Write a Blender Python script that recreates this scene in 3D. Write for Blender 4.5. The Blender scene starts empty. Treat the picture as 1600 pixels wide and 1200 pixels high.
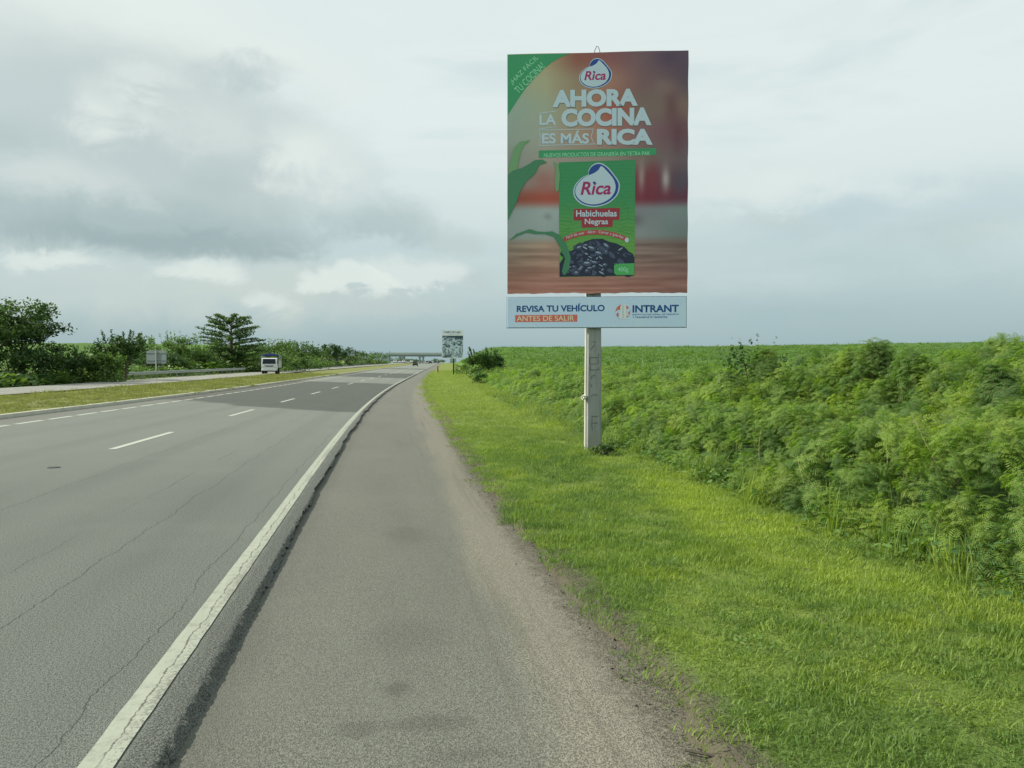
import bpy, math, random
import numpy as np
from mathutils import Vector, Matrix
R = math.radians
random.seed(7); rng = np.random.default_rng(11)
scene = bpy.context.scene
COL = scene.collection
YAW, PITCH, CAMZ = 9.33, 1.098, 1.5

# ------------------------------------------------------------------ camera
cam = bpy.data.cameras.new('camera'); cam.sensor_width = 36; cam.lens = 27; cam.clip_start = .05; cam.clip_end = 9000
camo = bpy.data.objects.new('camera', cam); COL.objects.link(camo)
camo.location = (0, 0, CAMZ); camo.rotation_euler = (R(90-PITCH), 0, R(-YAW)); scene.camera = camo
scene.view_settings.view_transform = 'Standard'; scene.view_settings.look = 'None'
scene.view_settings.exposure = .30; scene.view_settings.gamma = 1; scene.view_settings.use_curve_mapping = False

SUN_AZ, SUN_EL = R(-77), R(36)       # azimuth from +Y towards +X
sun_dir = Vector((math.sin(SUN_AZ)*math.cos(SUN_EL), math.cos(SUN_AZ)*math.cos(SUN_EL), math.sin(SUN_EL)))

# ------------------------------------------------------------------ node helper: arithmetic on sockets
class S:
    def __init__(s, nt, sock): s.nt, s.k = nt, sock
    def _m(s, op, *a, clamp=False):
        n = s.nt.nodes.new('ShaderNodeMath'); n.operation = op; n.use_clamp = clamp
        for i, v in enumerate((s,)+a):
            if isinstance(v, S): s.nt.links.new(v.k, n.inputs[i])
            else: n.inputs[i].default_value = v
        return S(s.nt, n.outputs[0])
    def __add__(s, o): return s._m('ADD', o)
    __radd__ = __add__
    def __sub__(s, o): return s._m('SUBTRACT', o)
    def __rsub__(s, o): return (s*-1.0)+o
    def __mul__(s, o): return s._m('MULTIPLY', o)
    __rmul__ = __mul__
    def __truediv__(s, o): return s._m('DIVIDE', o)
    def abs(s): return s._m('ABSOLUTE')
    def pow(s, e): return s._m('POWER', e)
    def sqrt(s): return s._m('SQRT')
    def min(s, o): return s._m('MINIMUM', o)
    def max(s, o): return s._m('MAXIMUM', o)
    def clamp(s): return s._m('ADD', 0.0, clamp=True)
    def ss(s, a, b):      # smoothstep a..b -> 0..1 (a may be > b)
        n = s.nt.nodes.new('ShaderNodeMapRange'); n.interpolation_type = 'SMOOTHSTEP'
        inv = a > b
        lo, hi = (b, a) if inv else (a, b)
        s.nt.links.new(s.k, n.inputs[0]); n.inputs[1].default_value = lo; n.inputs[2].default_value = hi
        n.inputs[3].default_value = 1.0 if inv else 0.0; n.inputs[4].default_value = 0.0 if inv else 1.0
        return S(s.nt, n.outputs[0])
class G:
    def __init__(g, nt): g.nt = nt; nt.nodes.clear()
    def n(g, t, **kw):
        n = g.nt.nodes.new(t)
        for k, v in kw.items(): setattr(n, k, v)
        return n
    def put(g, sock, v):
        if isinstance(v, S): g.nt.links.new(v.k, sock)
        elif isinstance(v, (tuple, list)) and len(v) == 3 and sock.type == 'RGBA': sock.default_value = (*v, 1)
        else: sock.default_value = v
    def sep(g, v):
        n = g.n('ShaderNodeSeparateXYZ'); g.put(n.inputs[0], v); return [S(g.nt, o) for o in n.outputs]
    def vec(g, x, y, z=0.0):
        n = g.n('ShaderNodeCombineXYZ')
        for i, v in enumerate((x, y, z)): g.put(n.inputs[i], v)
        return S(g.nt, n.outputs[0])
    def uv(g):
        n = g.n('ShaderNodeUVMap'); n.uv_map = 'UVMap'; x = g.sep(S(g.nt, n.outputs[0])); return x[0], x[1]
    def pos(g): return S(g.nt, g.n('ShaderNodeNewGeometry').outputs['Position'])
    def obj(g): return S(g.nt, g.n('ShaderNodeTexCoord').outputs['Object'])
    def rnd(g): return S(g.nt, g.n('ShaderNodeObjectInfo').outputs['Random'])
    def attr(g, name):
        n = g.n('ShaderNodeAttribute', attribute_name=name); return S(g.nt, n.outputs['Color']), S(g.nt, n.outputs['Fac'])
    def noise(g, v, scale=1.0, detail=3.0, rough=.5, dist=0.0):
        n = g.n('ShaderNodeTexNoise'); g.put(n.inputs['Vector'], v)
        n.inputs['Scale'].default_value = scale; n.inputs['Detail'].default_value = detail
        n.inputs['Roughness'].default_value = rough; n.inputs['Distortion'].default_value = dist
        return S(g.nt, n.outputs[0])
    def voro(g, v, scale=1.0, feature='F1'):
        n = g.n('ShaderNodeTexVoronoi', feature=feature); g.put(n.inputs['Vector'], v); n.inputs['Scale'].default_value = scale
        return S(g.nt, n.outputs[0])
    def mix(g, f, a, b, mode='MIX'):
        n = g.n('ShaderNodeMix', data_type='RGBA', blend_type=mode)
        g.put(n.inputs[0], f); g.put(n.inputs[6], a); g.put(n.inputs[7], b); return S(g.nt, n.outputs[2])
    def bump(g, h, strength=.5, dist=.01):
        n = g.n('ShaderNodeBump'); g.put(n.inputs['Height'], h); n.inputs['Strength'].default_value = strength
        n.inputs['Distance'].default_value = dist; return S(g.nt, n.outputs[0])
    def out(g, col, rough=.8, normal=None, trans=0.0, transcol=None, metal=0.0, spec=.3):
        p = g.n('ShaderNodeBsdfPrincipled'); g.put(p.inputs['Base Color'], col); g.put(p.inputs['Roughness'], rough)
        p.inputs['Metallic'].default_value = metal; p.inputs['Specular IOR Level'].default_value = spec
        if normal is not None: g.put(p.inputs['Normal'], normal)
        o = g.n('ShaderNodeOutputMaterial'); sh = p.outputs[0]
        if trans > 0:
            t = g.n('ShaderNodeBsdfTranslucent'); g.put(t.inputs[0], transcol if transcol is not None else col)
            m = g.n('ShaderNodeMixShader'); m.inputs[0].default_value = trans
            g.nt.links.new(sh, m.inputs[1]); g.nt.links.new(t.outputs[0], m.inputs[2]); sh = m.outputs[0]
        g.nt.links.new(sh, o.inputs[0])
def lin(r, g, b):
    f = lambda c: (c/255/12.92 if c/255 <= .04045 else ((c/255+.055)/1.055)**2.4)
    return (f(r), f(g), f(b))
def material(name):
    m = bpy.data.materials.new(name); m.use_nodes = True; return m, G(m.node_tree)
def plain(name, col, rough=.6, metal=0.0, var=.12, scale=3.0, spec=.3):
    m, g = material(name); nz = g.noise(g.obj(), scale, 4)
    c = g.mix(nz, tuple(v*(1-var) for v in col), tuple(min(1, v*(1+var)) for v in col)); g.out(c, rough, metal=metal, spec=spec); return m

def azel(px, py):     # pixel of the photograph -> direction
    a = math.atan((px-800)/1200); return a+R(YAW), math.atan((577-py)/1200*math.cos(a))

# ------------------------------------------------------------------ world: Nishita sky behind a veil of cloud
w = bpy.data.worlds.new('World'); scene.world = w; w.use_nodes = True
g = G(w.node_tree)
sky = g.n('ShaderNodeTexSky', sky_type='NISHITA'); sky.sun_disc = False
sky.sun_elevation = SUN_EL; sky.sun_rotation = SUN_AZ; sky.air_density = 1.2; sky.dust_density = 2.0
d = S(g.nt, g.n('ShaderNodeTexCoord').outputs['Generated'])
dx, dy, dz = g.sep(d)
az = dx._m('ARCTAN2', dy); el = dz._m('ARCSINE')
V = g.vec(dx, dy, dz*1.35)
n1 = g.noise(V, 4.0, 8, .60, .5); n2 = g.noise(V, 13.0, 7, .62, .5); n4 = g.noise(g.vec(dy, dz*1.3, dx), 8.0, 8, .62, .3); n3 = g.noise(g.vec(dx, dy, dz*5.0), 2.2, 5, .5, .8)
nn = (n1*.55+n2*.45)
azw = az+(n4-.5)*.13; elw = el+(n2-.5)*.085*el.ss(.0, .12)
def blob(px, py, rx, ry, soft=.5, amp=.9, flat=None, noise=None):
    a, e = azel(px, py); rx, ry = rx/1200, ry/1200
    q = 1.0-(((azw-a)*(1/rx))._m('POWER', 2.0)+((elw-e)*(1/ry))._m('POWER', 2.0)).sqrt()
    q = q+((noise or nn)-.5)*(amp*2.2)
    m = q.ss(0.0, soft)
    if flat is not None:
        f = azel(px, flat)[1]; m = m*(el+(n2-.5)*.03).ss(f-.008, f+.012)
    return m
c = g.mix(el.ss(.0, .13), lin(158, 184, 190), lin(194, 212, 213))
c = g.mix(el.ss(.08, .31), c, lin(231, 242, 240))
# slow unevenness of the high veil, blue gaps low on the right and cream light low on the left
c = g.mix(n3.ss(.45, .68)*.38*el.ss(.03, .1), c, lin(190, 212, 216))
c = g.mix(n3.ss(.5, .33)*.5*el.ss(.05, .2), c, lin(226, 238, 236))
low = blob(360, 455, 420, 75, 1.0, .7); c = g.mix(low*.7, c, lin(208, 219, 212))
low = blob(1400, 400, 360, 90, 1.2, .6); c = g.mix(low*.45, c, lin(170, 196, 203))
low = blob(1250, 480, 420, 60, 1.2, .8, noise=n3); c = g.mix(low*.5, c, lin(160, 188, 195))
c = g.mix(blob(1380, 330, 330, 60, 1.1, .9, noise=n3)*.45, c, lin(178, 203, 212))
GREY = lin(193, 207, 206); DARK = lin(170, 189, 191); WHITE = lin(234, 243, 237)
for (px, py, rx, ry, soft, amp, k, col, flat) in [
    (180, 55, 330, 75, .6, 1.2, .85, WHITE, None),
    (430, 110, 210, 60, .8, 1.0, .6, WHITE, None),
    (60, 240, 470, 200, .6, .45, .85, GREY, 397),
    (320, 250, 260, 185, .7, .6, .75, GREY, 397),
    (390, 118, 105, 32, .9, .6, .5, DARK, None),
    (250, 130, 60, 30, .9, 1.2, .55, WHITE, None),
    (175, 190, 75, 60, 1.0, 1.6, .75, WHITE, None),
    (95, 290, 150, 55, .9, 1.4, .45, WHITE, None),
    (475, 245, 85, 75, 1.0, 1.5, .8, WHITE, None),
    (250, 360, 340, 62, .9, .4, .9, DARK, 398),
    (60, 345, 240, 75, .9, .5, .6, DARK, 398),
    (20, 215, 90, 55, .9, .8, .35, DARK, None),
    (330, 200, 120, 70, 1., .9, .4, WHITE, None),
    (330, 290, 90, 70, 1., .8, .3, DARK, None),
    (595, 350, 125, 48, .8, 1.1, .62, DARK, 392),
    (720, 375, 70, 30, .8, 1.0, .6, GREY, 398),
    (560, 440, 90, 30, .4, 1.2, .7, WHITE, 462),
    (655, 425, 110, 38, .5, 1.2, .55, WHITE, 470),
    (740, 440, 90, 40, .9, 1.0, .5, GREY, 470),
    (300, 425, 75, 26, .7, 1.0, .65, WHITE, 446),
    (95, 412, 85, 20, .7, 1.0, .6, WHITE, 428),
    (420, 478, 60, 24, .7, 1.1, .5, WHITE, 492),
    (620, 475, 170, 24, 1., .8, .55, GREY, None),
    (1490, 360, 110, 32, .9, 1.0, .35, GREY, None),
    (1220, 350, 90, 18, .9, 1.2, .4, GREY, None),
    (1180, 300, 180, 60, 1.1, 1.1, .5, WHITE, None)]:
    c = g.mix(blob(px, py, rx, ry, soft, amp, flat)*k, c, col)
edge = blob(250, 375, 300, 26, .8, .5, 399); c = g.mix(edge*.45, c, lin(146, 167, 171))
cl = g.n('ShaderNodeVectorMath', operation='SCALE'); g.put(cl.inputs[0], c); cl.inputs['Scale'].default_value = 10.0
mx = g.n('ShaderNodeMix', data_type='RGBA'); mx.inputs[0].default_value = .92
g.nt.links.new(sky.outputs[0], mx.inputs[6]); g.nt.links.new(cl.outputs[0], mx.inputs[7])
bg = g.n('ShaderNodeBackground'); bg.inputs[1].default_value = .0812; g.nt.links.new(mx.outputs[2], bg.inputs[0])
wo = g.n('ShaderNodeOutputWorld'); g.nt.links.new(bg.outputs[0], wo.inputs[0])

sl = bpy.data.lights.new('sun', 'SUN'); sl.energy = 5.0; sl.angle = R(1.5); sl.color = (1.0, .93, .80)
so = bpy.data.objects.new('sun', sl); COL.objects.link(so); so.rotation_euler = sun_dir.to_track_quat('Z', 'Y').to_euler()

# ------------------------------------------------------------------ numeric helpers
def sstep(x, a, b):
    t = np.clip((np.asarray(x, float)-a)/(b-a), 0, 1); return t*t*(3-2*t)
_lat = np.random.default_rng(3).random((256, 256))
def vn(x, y):
    x = np.asarray(x, float); y = np.asarray(y, float); x, y = np.broadcast_arrays(x, y)
    xi = np.floor(x).astype(int); yi = np.floor(y).astype(int); fx = x-xi; fy = y-yi
    fx = fx*fx*(3-2*fx); fy = fy*fy*(3-2*fy)
    a = _lat[xi & 255, yi & 255]; b = _lat[(xi+1) & 255, yi & 255]; c_ = _lat[xi & 255, (yi+1) & 255]; d_ = _lat[(xi+1) & 255, (yi+1) & 255]
    return (a*(1-fx)+b*fx)*(1-fy)+(c_*(1-fx)+d_*fx)*fy
def fbm(x, y, o=3):
    r = 0; a = 1; t = 0
    for i in range(o): r = r+a*vn(np.asarray(x)*2**i+17*i, np.asarray(y)*2**i+31*i); t += a; a *= .5
    return r/t
def fs(s):            # sideways shift of the road
    s = np.asarray(s, float); t = np.clip((s-10)/65, 0, 1)
    return .075*65/2*t*t+.075*np.maximum(s-75, 0)
def zr(s):            # height of the road
    s = np.asarray(s, float); t = np.clip((s-30)/40, 0, 1)
    z = .012*40/2*t*t+.012*np.maximum(np.minimum(s, 560)-70, 0)
    return z-.000012*np.maximum(s-560, 0)**2*(s < 1400)-(s >= 1400)*8.5
def zfield(X, Y):
    r = np.hypot(X, Y); q = np.minimum(r, 300)
    z = -.3+.02*q+.0000423*q*q
    return z+.6*sstep(r, 300, 330)-.6*sstep(r, 300, 330)-.004*np.maximum(r-330, 0)+(fbm(X/60, Y/60, 2)-.5)*.8*sstep(r, 60, 200)
def EO(s):            # the shoulder widens a little, then narrows again
    return .45*sstep(s, 5, 30)*(1-sstep(s, 45, 90))
def Z(u, s):
    u = np.asarray(u, float); s = np.asarray(s, float)
    X = u+fs(s)
    zb = zr(s)
    wob = (fbm(s*2.3, u*3, 3)-.5)*.32+(vn(s*.35, 5.5)-.5)*.22
    prof = -.12+.12*sstep(u-EO(s)+wob*.7, 1.20, 1.34)
    prof = prof+.04*(fbm(X*.9, s*.9, 2)-.5)*sstep(u, 1.5, 2.5)
    med = sstep(-u, 11.72, 11.8)*(.20+.10*np.sin(np.clip((-u-11.8)/8.2, 0, 1)*math.pi)+.06*(fbm(X*.3, s*.12, 2)-.5))
    med = med-.08*sstep(-u, 19.6, 20.1)
    prof = prof+med+.1*sstep(-u, 26.0, 26.6)
    wR = sstep(u, 6, 24)*sstep(s, -60, -10)*1.0; wL = sstep(-u, 30, 62)
    wR = sstep(u, 6, 24)
    wt = np.maximum(wR, wL)
    return (zb+prof)*(1-wt)+zfield(X, s)*wt
def W(u, s, dz=0.0):
    return (float(u+fs(s)), float(s), float(Z(u, s))+dz)
def from_px(px, D):   # world XY at depth D on the column px
    lat = (px-800)/1200*D; cy, sy = math.cos(R(YAW)), math.sin(R(YAW))
    return D*sy+lat*cy, D*cy-lat*sy
def ground_at(X, Y): return float(Z(X-fs(Y), Y))

def link(o, parent=None, label=None, cat=None, group=None, kind=None):
    COL.objects.link(o)
    if parent is not None: o.parent = parent
    if label: o['label'] = label
    if cat: o['category'] = cat
    if group: o['group'] = group
    if kind: o['kind'] = kind
    return o
def empty(name, loc, rz=0, **kw):
    o = bpy.data.objects.new(name, None); o.empty_display_size = .3; o.location = loc; o.rotation_euler = (0, 0, rz); return link(o, **kw)
def np_mesh(name, verts, faces, mats=(), smooth=False, fm=None, uv=None):
    """faces: (n,k) int array or a list of such arrays / lists"""
    me = bpy.data.meshes.new(name); verts = np.asarray(verts, np.float32)
    if isinstance(faces, np.ndarray): fl = faces.reshape(-1); cnt = np.full(len(faces), faces.shape[1])
    else:
        fl = np.concatenate([np.asarray(f).reshape(-1) for f in faces]) if len(faces) else np.zeros(0, int)
        cnt = np.concatenate([np.full(len(f), f.shape[1]) if isinstance(f, np.ndarray) and f.ndim == 2 else np.array([len(f)]) for f in faces])
    st = np.concatenate([[0], np.cumsum(cnt)[:-1]])
    me.vertices.add(len(verts)); me.vertices.foreach_set('co', verts.reshape(-1))
    me.loops.add(len(fl)); me.loops.foreach_set('vertex_index', fl.astype(np.int32))
    me.polygons.add(len(cnt)); me.polygons.foreach_set('loop_start', st.astype(np.int32)); me.polygons.foreach_set('loop_total', cnt.astype(np.int32))
    for m in mats: me.materials.append(m)
    if fm is not None: me.polygons.foreach_set('material_index', np.asarray(fm, np.int32))
    if uv is not None:
        l = me.uv_layers.new(name='UVMap'); l.data.foreach_set('uv', np.asarray(uv, np.float32)[fl].reshape(-1))
    me.update(calc_edges=True); me.validate()
    me.polygons.foreach_set('use_smooth', np.full(len(me.polygons), smooth)); return me
def sheet(name, us, ss, zfun, mat, offu=None, **kw):
    """grid in road coordinates"""
    U, Sg = np.meshgrid(np.asarray(us, float), np.asarray(ss, float))
    if offu is not None: U = U+offu(U, Sg)
    X = U+fs(Sg); Zv = zfun(U, Sg)
    v = np.stack([X, Sg, Zv], -1).reshape(-1, 3); nu = len(us); ns = len(ss)
    i = (np.arange(ns-1)[:, None]*nu+np.arange(nu-1)[None]).reshape(-1)
    f = np.stack([i, i+1, i+nu+1, i+nu], 1)
    me = np_mesh(name, v, f, [mat], True, uv=np.stack([U, Sg], -1).reshape(-1, 2))
    return link(bpy.data.objects.new(name, me), **kw)
class MB:
    """collects shapes; build() links them as ONE mesh object"""
    def __init__(s): s.v = []; s.f = []; s.m = []
    def add(s, vs, fs_, mi=0):
        b = len(s.v); s.v += [tuple(p) for p in vs]; s.f += [[b+i for i in f] for f in fs_]; s.m += [mi]*len(fs_)
    def box(s, x0, x1, y0, y1, z0, z1, mi=0, M=None, bev=0):
        b = bev
        if b:
            vs = []
            for z, k in ((z0, b), (z0+b, 0), (z1-b, 0), (z1, b)):
                vs += [(x0+k+b*(k == 0), y0+k, z), (x1-k-b*(k == 0), y0+k, z), (x1-k, y0+k+b*(k == 0), z), (x1-k, y1-k-b*(k == 0), z), (x1-k-b*(k == 0), y1-k, z), (x0+k+b*(k == 0), y1-k, z), (x0+k, y1-k-b*(k == 0), z), (x0+k, y0+k+b*(k == 0), z)]
            fs_ = [list(range(7, -1, -1)), list(range(24, 32))]
            for r in range(3):
                for i in range(8): fs_.append([r*8+i, r*8+(i+1) % 8, r*8+8+(i+1) % 8, r*8+8+i])
        else:
            vs = [(x0, y0, z0), (x1, y0, z0), (x1, y1, z0), (x0, y1, z0), (x0, y0, z1), (x1, y0, z1), (x1, y1, z1), (x0, y1, z1)]
            fs_ = [[3, 2, 1, 0], [4, 5, 6, 7], [0, 1, 5, 4], [1, 2, 6, 5], [2, 3, 7, 6], [3, 0, 4, 7]]
        if M is not None: vs = [M @ Vector(p) for p in vs]
        s.add(vs, fs_, mi)
    def tube(s, pts, rs, n=8, mi=0, cap=True):
        pts = [Vector(p) for p in pts]; k = len(pts)
        if not hasattr(rs, '__len__'): rs = [rs]*k
        vs = []; a = None
        for i, p in enumerate(pts):
            t = (pts[min(i+1, k-1)]-pts[max(i-1, 0)]).normalized()
            if a is None: a = t.orthogonal().normalized()
            else: a = (a-t*a.dot(t)).normalized()
            b = t.cross(a)
            vs += [p+(a*math.cos(2*math.pi*j/n)+b*math.sin(2*math.pi*j/n))*rs[i] for j in range(n)]
        fs_ = [[i*n+j, i*n+(j+1) % n, (i+1)*n+(j+1) % n, (i+1)*n+j] for i in range(k-1) for j in range(n)]
        if cap: fs_ += [list(range(n-1, -1, -1)), list(range((k-1)*n, k*n))]
        s.add(vs, fs_, mi)
    def prism(s, poly, axis, a, b, mi=0):
        """extrude a 2-D outline along an axis ('x','y')"""
        n = len(poly)
        mk = (lambda p, t: (t, p[0], p[1])) if axis == 'x' else (lambda p, t: (p[0], t, p[1]))
        vs = [mk(p, a) for p in poly]+[mk(p, b) for p in poly]
        s.add(vs, [list(range(n-1, -1, -1)), list(range(n, 2*n))]+[[i, (i+1) % n, n+(i+1) % n, n+i] for i in range(n)], mi)
    def build(s, name, mats, parent=None, smooth=False, **kw):
        me = bpy.data.meshes.new(name); me.from_pydata([tuple(v) for v in s.v], [], s.f)
        for m in (mats if isinstance(mats, (list, tuple)) else [mats]): me.materials.append(m)
        me.polygons.foreach_set('material_index', s.m)
        me.polygons.foreach_set('use_smooth', [smooth]*len(me.polygons)); me.update()
        return link(bpy.data.objects.new(name, me), parent=parent, **kw)

# ------------------------------------------------------------------ materials of the setting
# ground
m_ground, g = material('ground_soil_and_grass')
u, s = g.uv(); P = g.pos()
nA = g.noise(P, .55, 4); nB = g.noise(P, 6.0, 4, .6); nC = g.noise(P, 40.0, 3, .6); nD = g.noise(P, .07, 3)
verge = g.mix(nA.ss(.4, .62), (.10, .16, .035), (.18, .24, .05))
verge = g.mix(nB.ss(.45, .75)*.6, verge, (.10, .11, .04))
verge = g.mix(s.ss(10, 35)*.7, verge, (.21, .25, .075)); verge = g.mix((nC.ss(.3, .7))*.35, verge, (.05, .08, .016))  # backlight on the farther verge painted in as a paler olive
soil = g.mix(nB, (.072, .068, .048), (.130, .121, .088)); soil = g.mix(nC.ss(.55, .7)*.6, soil, (.05, .045, .03))
eo = s.ss(5, 30)*s.ss(90, 45)*.45
c = g.mix((u-eo+(nB-.5)*.35+(nA-.5)*.15).ss(1.34, 1.56), soil, verge)
median = g.mix(g.noise(g.vec(u, s*.25), 1.6, 4, .6).ss(.35, .65), (.155, .175, .062), (.205, .22, .08))
median = g.mix(nC.ss(.4, .75)*.35, median, (.11, .13, .03))
c = g.mix(u.ss(-11.5, -11.9), c, median)
field = g.mix(g.noise(P, .9, 5, .7).ss(.35, .65), (.07, .135, .03), (.125, .21, .05))
field = g.mix(nD.ss(.4, .6)*.5, field, (.11, .19, .05))
c = g.mix((u+(nA-.5)*4).ss(6.5, 10), c, field)
c = g.mix((u+(nA-.5)*4).ss(-27.5, -31), c, field)
g.out(c, .95, g.bump(nB*.7+nC*.5+nA, .8, .06), spec=.1)

# asphalt
def asphalt(name, base, grain=.35, kind='road'):
    m, g = material(name); u, s = g.uv(); P = g.pos()
    q = g.vec(u, s)
    n_f = g.noise(P, 150.0, 1, .5); n_m = g.noise(P, 62.0, 2, .6); n_l = g.noise(g.vec(u, s*.16), 1.1, 4, .55); n_b = g.noise(q, .6, 3)
    agg = ((n_f-.5)*1.5+(n_m-.5)*.9+.5)
    lo = tuple(v*(.60 if kind == 'shoulder' else .48) for v in base); hi = tuple(v*(1.42 if kind == 'shoulder' else 1.55) for v in base)
    c = g.mix(agg.ss(.2, .8), lo, hi)
    c = g.mix(g.voro(P, 95.0).ss(.22, .08)*g.noise(P, 30.0, 1).ss(.45, .65)*.6, c, tuple(v*1.9 for v in base))
    c = g.mix(n_l.ss(.4, .7)*.30, c, tuple(v*.62 for v in base))
    c = g.mix(n_b.ss(.5, .3)*.25, c, tuple(v*1.25 for v in base))
    if kind == 'road':
        # older and newer lengths of surfacing, their joints slanting across the lanes
        t = s+u*1.25+(g.noise(q, 1.3, 3)-.5)*1.2+(g.noise(q, .12, 2)-.5)*6
        k = t.ss(25.0, 26.2)*t.ss(66, 64.5)+t.ss(86, 88)*t.ss(118, 115)+t.ss(165, 170)*t.ss(185, 182)
        c = g.mix(k*.62, c, tuple(v*.40 for v in base))
        far = s.ss(5, 20)*.34+s.ss(60, 110)*.25; c = g.mix((far*(1.0-k.clamp())).clamp(), c, tuple(v*1.75 for v in base))  # paler with distance: grazing-light brightening put into the asphalt colour
        for (u0, wd, seed, dark, cont) in ((-1.30, .006, 1, .8, 1), (-2.20, .008, 9, .75, 1), (-2.75, .009, 4, .7, 0), (-4.05, .012, 6, .55, 1), (-4.5, .009, 3, .4, 0), (-7.4, .012, 13, .4, 0), (-8.9, .012, 8, .3, 0)):
            wob = (g.noise(g.vec(s*.9+seed*7.0, seed), 1.0, 4, .6)-.5)*.26+(g.noise(g.vec(s*9.0, seed*3.0), 1.0, 3, .7)-.5)*.06
            dd = (u-u0+wob).abs(); on = g.noise(g.vec(s*.3+seed*3.0, seed*2.0), 1.0, 2).ss(.42-.12*cont, .55-.08*cont)*(g.noise(g.vec(s*11.0, seed), 1.0, 2).ss(.3, .5)*.6+.4)
            c = g.mix(dd.ss(wd, wd*.2)*on*dark, c, (.03, .032, .03))
        tyre = ((u+2.0).abs().ss(.45, .0)+(u+3.9).abs().ss(.45, 0.0)+(u+6.3).abs().ss(.5, 0.)+(u+8.4).abs().ss(.5, 0.)).clamp()
        c = g.mix(tyre*.16, c, tuple(v*.55 for v in base))
        c = g.mix((u+(g.noise(q, 3.0, 3)-.5)*.25).ss(-1.03, -.97)*.65, c, g.mix(agg.ss(.25, .75), (.032, .036, .034), (.16, .17, .152)))
        c = g.mix(u.ss(-10.25, -10.5)*.35, c, (.13, .12, .10))
    if kind == 'shoulder':
        e = u+(g.noise(g.vec(u, s*.25), 1.4, 4, .6)-.5)*.7+(g.noise(P, 25.0, 2)-.5)*.15-s.ss(5, 12)*.15
        eo = s.ss(5, 30)*s.ss(90, 45)*.45
        c = g.mix(e.ss(.50, .80)*.82, c, g.mix(agg.ss(.3, .7), (.115, .110, .086), (.265, .250, .198)))
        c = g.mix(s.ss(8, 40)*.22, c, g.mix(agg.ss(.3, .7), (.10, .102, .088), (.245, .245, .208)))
        c = g.mix((u-eo+(g.noise(P, 14.0, 4, .7)-.5)*.5).ss(1.0, 1.24)*.8, c, g.mix(agg.ss(.3, .7), (.04, .037, .028), (.15, .138, .105)))
        tracks = g.noise(g.vec(u*9.0, s*.15), 1.0, 3, .6).ss(.52, .68)*u.ss(.3, .6)*.35
        c = g.mix(tracks, c, (.10, .09, .07))
        c = g.mix((u+(g.noise(q, 2.0, 3)-.5)*.1).ss(-.60, -.80)*.30, c, (.08, .08, .072))
        # oil spots
        for (a, b, r1, r2, k) in ((.05, 3.75, .09, .10, .4), (.18, 3.35, .22, .10, .33), (-.12, 3.35, .12, .10, .36), (.30, 3.05, .18, .07, .22), (.22, 7.2, .3, .5, .25), (.12, 4.5, .3, .35, .18)):
            q2 = (((u-a)*(1/r1)).pow(2.0)+((s-b)*(1/r2)).pow(2.0)).sqrt()+(g.noise(P, 22.0, 3)-.5)*.9
            c = g.mix(q2.ss(1.2, .3)*k, c, tuple(v*.35 for v in base))
    rub = (u+(g.noise(g.vec(u*3, s), 2.0, 3)-.5)*.1).ss(-1.04, -.97)*(u.ss(-.7, -.8)) if kind == 'road' else None
    h = agg if rub is None else agg+rub*(g.noise(P, 55.0, 3, .7)*4.0)
    g.out(c, .88, g.bump(h, .65, .007), spec=.25)
    return m
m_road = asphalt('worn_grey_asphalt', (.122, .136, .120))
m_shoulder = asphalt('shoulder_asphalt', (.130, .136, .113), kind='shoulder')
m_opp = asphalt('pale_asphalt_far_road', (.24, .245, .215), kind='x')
# road paint
m_paint, g = material('worn_white_road_paint'); u, s = g.uv(); P = g.pos()
wear = g.noise(P, 60.0, 4, .7); big = g.noise(g.vec(u*4, s*.6), 1.0, 3)
c = g.mix(g.noise(g.vec(u*10, s), 2.0, 4), (.27, .295, .24), (.36, .385, .315))
cr = (u+1.075+(g.noise(g.vec(s*3.2, 2.0), 1.0, 3, .6)-.5)*.11+(g.noise(g.vec(s*26.0, 2.0), 1.0, 2, .7)-.5)*.03)
on = g.noise(g.vec(s*.55, 8.0), 1.0, 2).ss(.30, .42)
c = g.mix(g.noise(P, 9.0, 5, .7).ss(.48, .68)*.5, c, (.17, .18, .15))
c = g.mix((cr.abs()-(g.noise(P, 18.0, 2)-.5)*.016).ss(.006, .001)*on*.85, c, (.05, .05, .045))
c = g.mix((wear*.8+big*.5).ss(.66, .74)*.8*(u.ss(-1.09, -1.02)*.85+.15), c, (.13, .135, .115))
g.out(c, .75, g.bump(wear, .3, .004))
m_dash = plain('white_lane_paint', (.38, .41, .35), .7, var=.15, scale=8)
m_kerb = plain('weathered_pale_kerb_concrete', (.40, .40, .33), .85, var=.25, scale=2)

# ------------------------------------------------------------------ ground, roads, markings
def steps(*segs):
    r = []
    for a, b, st in segs: r += list(np.arange(a, b, st))
    return np.array(r+[segs[-1][1]])
gu = np.concatenate([[-4000, -2000, -1000, -600, -400, -280, -200, -150, -110, -85, -70], steps((-60, -26.6, 1.6), (-26.6, -25.9, .2), (-25.9, -20.2, 1.1), (-20.2, -19.5, .15), (-19.5, -11.9, .5), (-11.85, -11.6, .07), (-11.6, 1.1, 2), (1.1, 2.1, .04), (2.1, 5, .15), (5, 26, .75), (27, 60, 3)), [75, 100, 150, 220, 320, 450, 700, 1200, 2400, 4000]])
gs = np.concatenate([[-400, -150, -60], steps((-30, 0, 2), (0, 9, .06), (9, 20, .16), (20, 60, .6), (60, 200, 2.2), (200, 600, 8)), [640, 700, 800, 1000, 1400, 2200, 4000]])
sheet('ground', gu, gs, Z, m_ground, kind='structure', label='green ground of verge, median and rising cane field')
ROAD_END = 600
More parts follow.
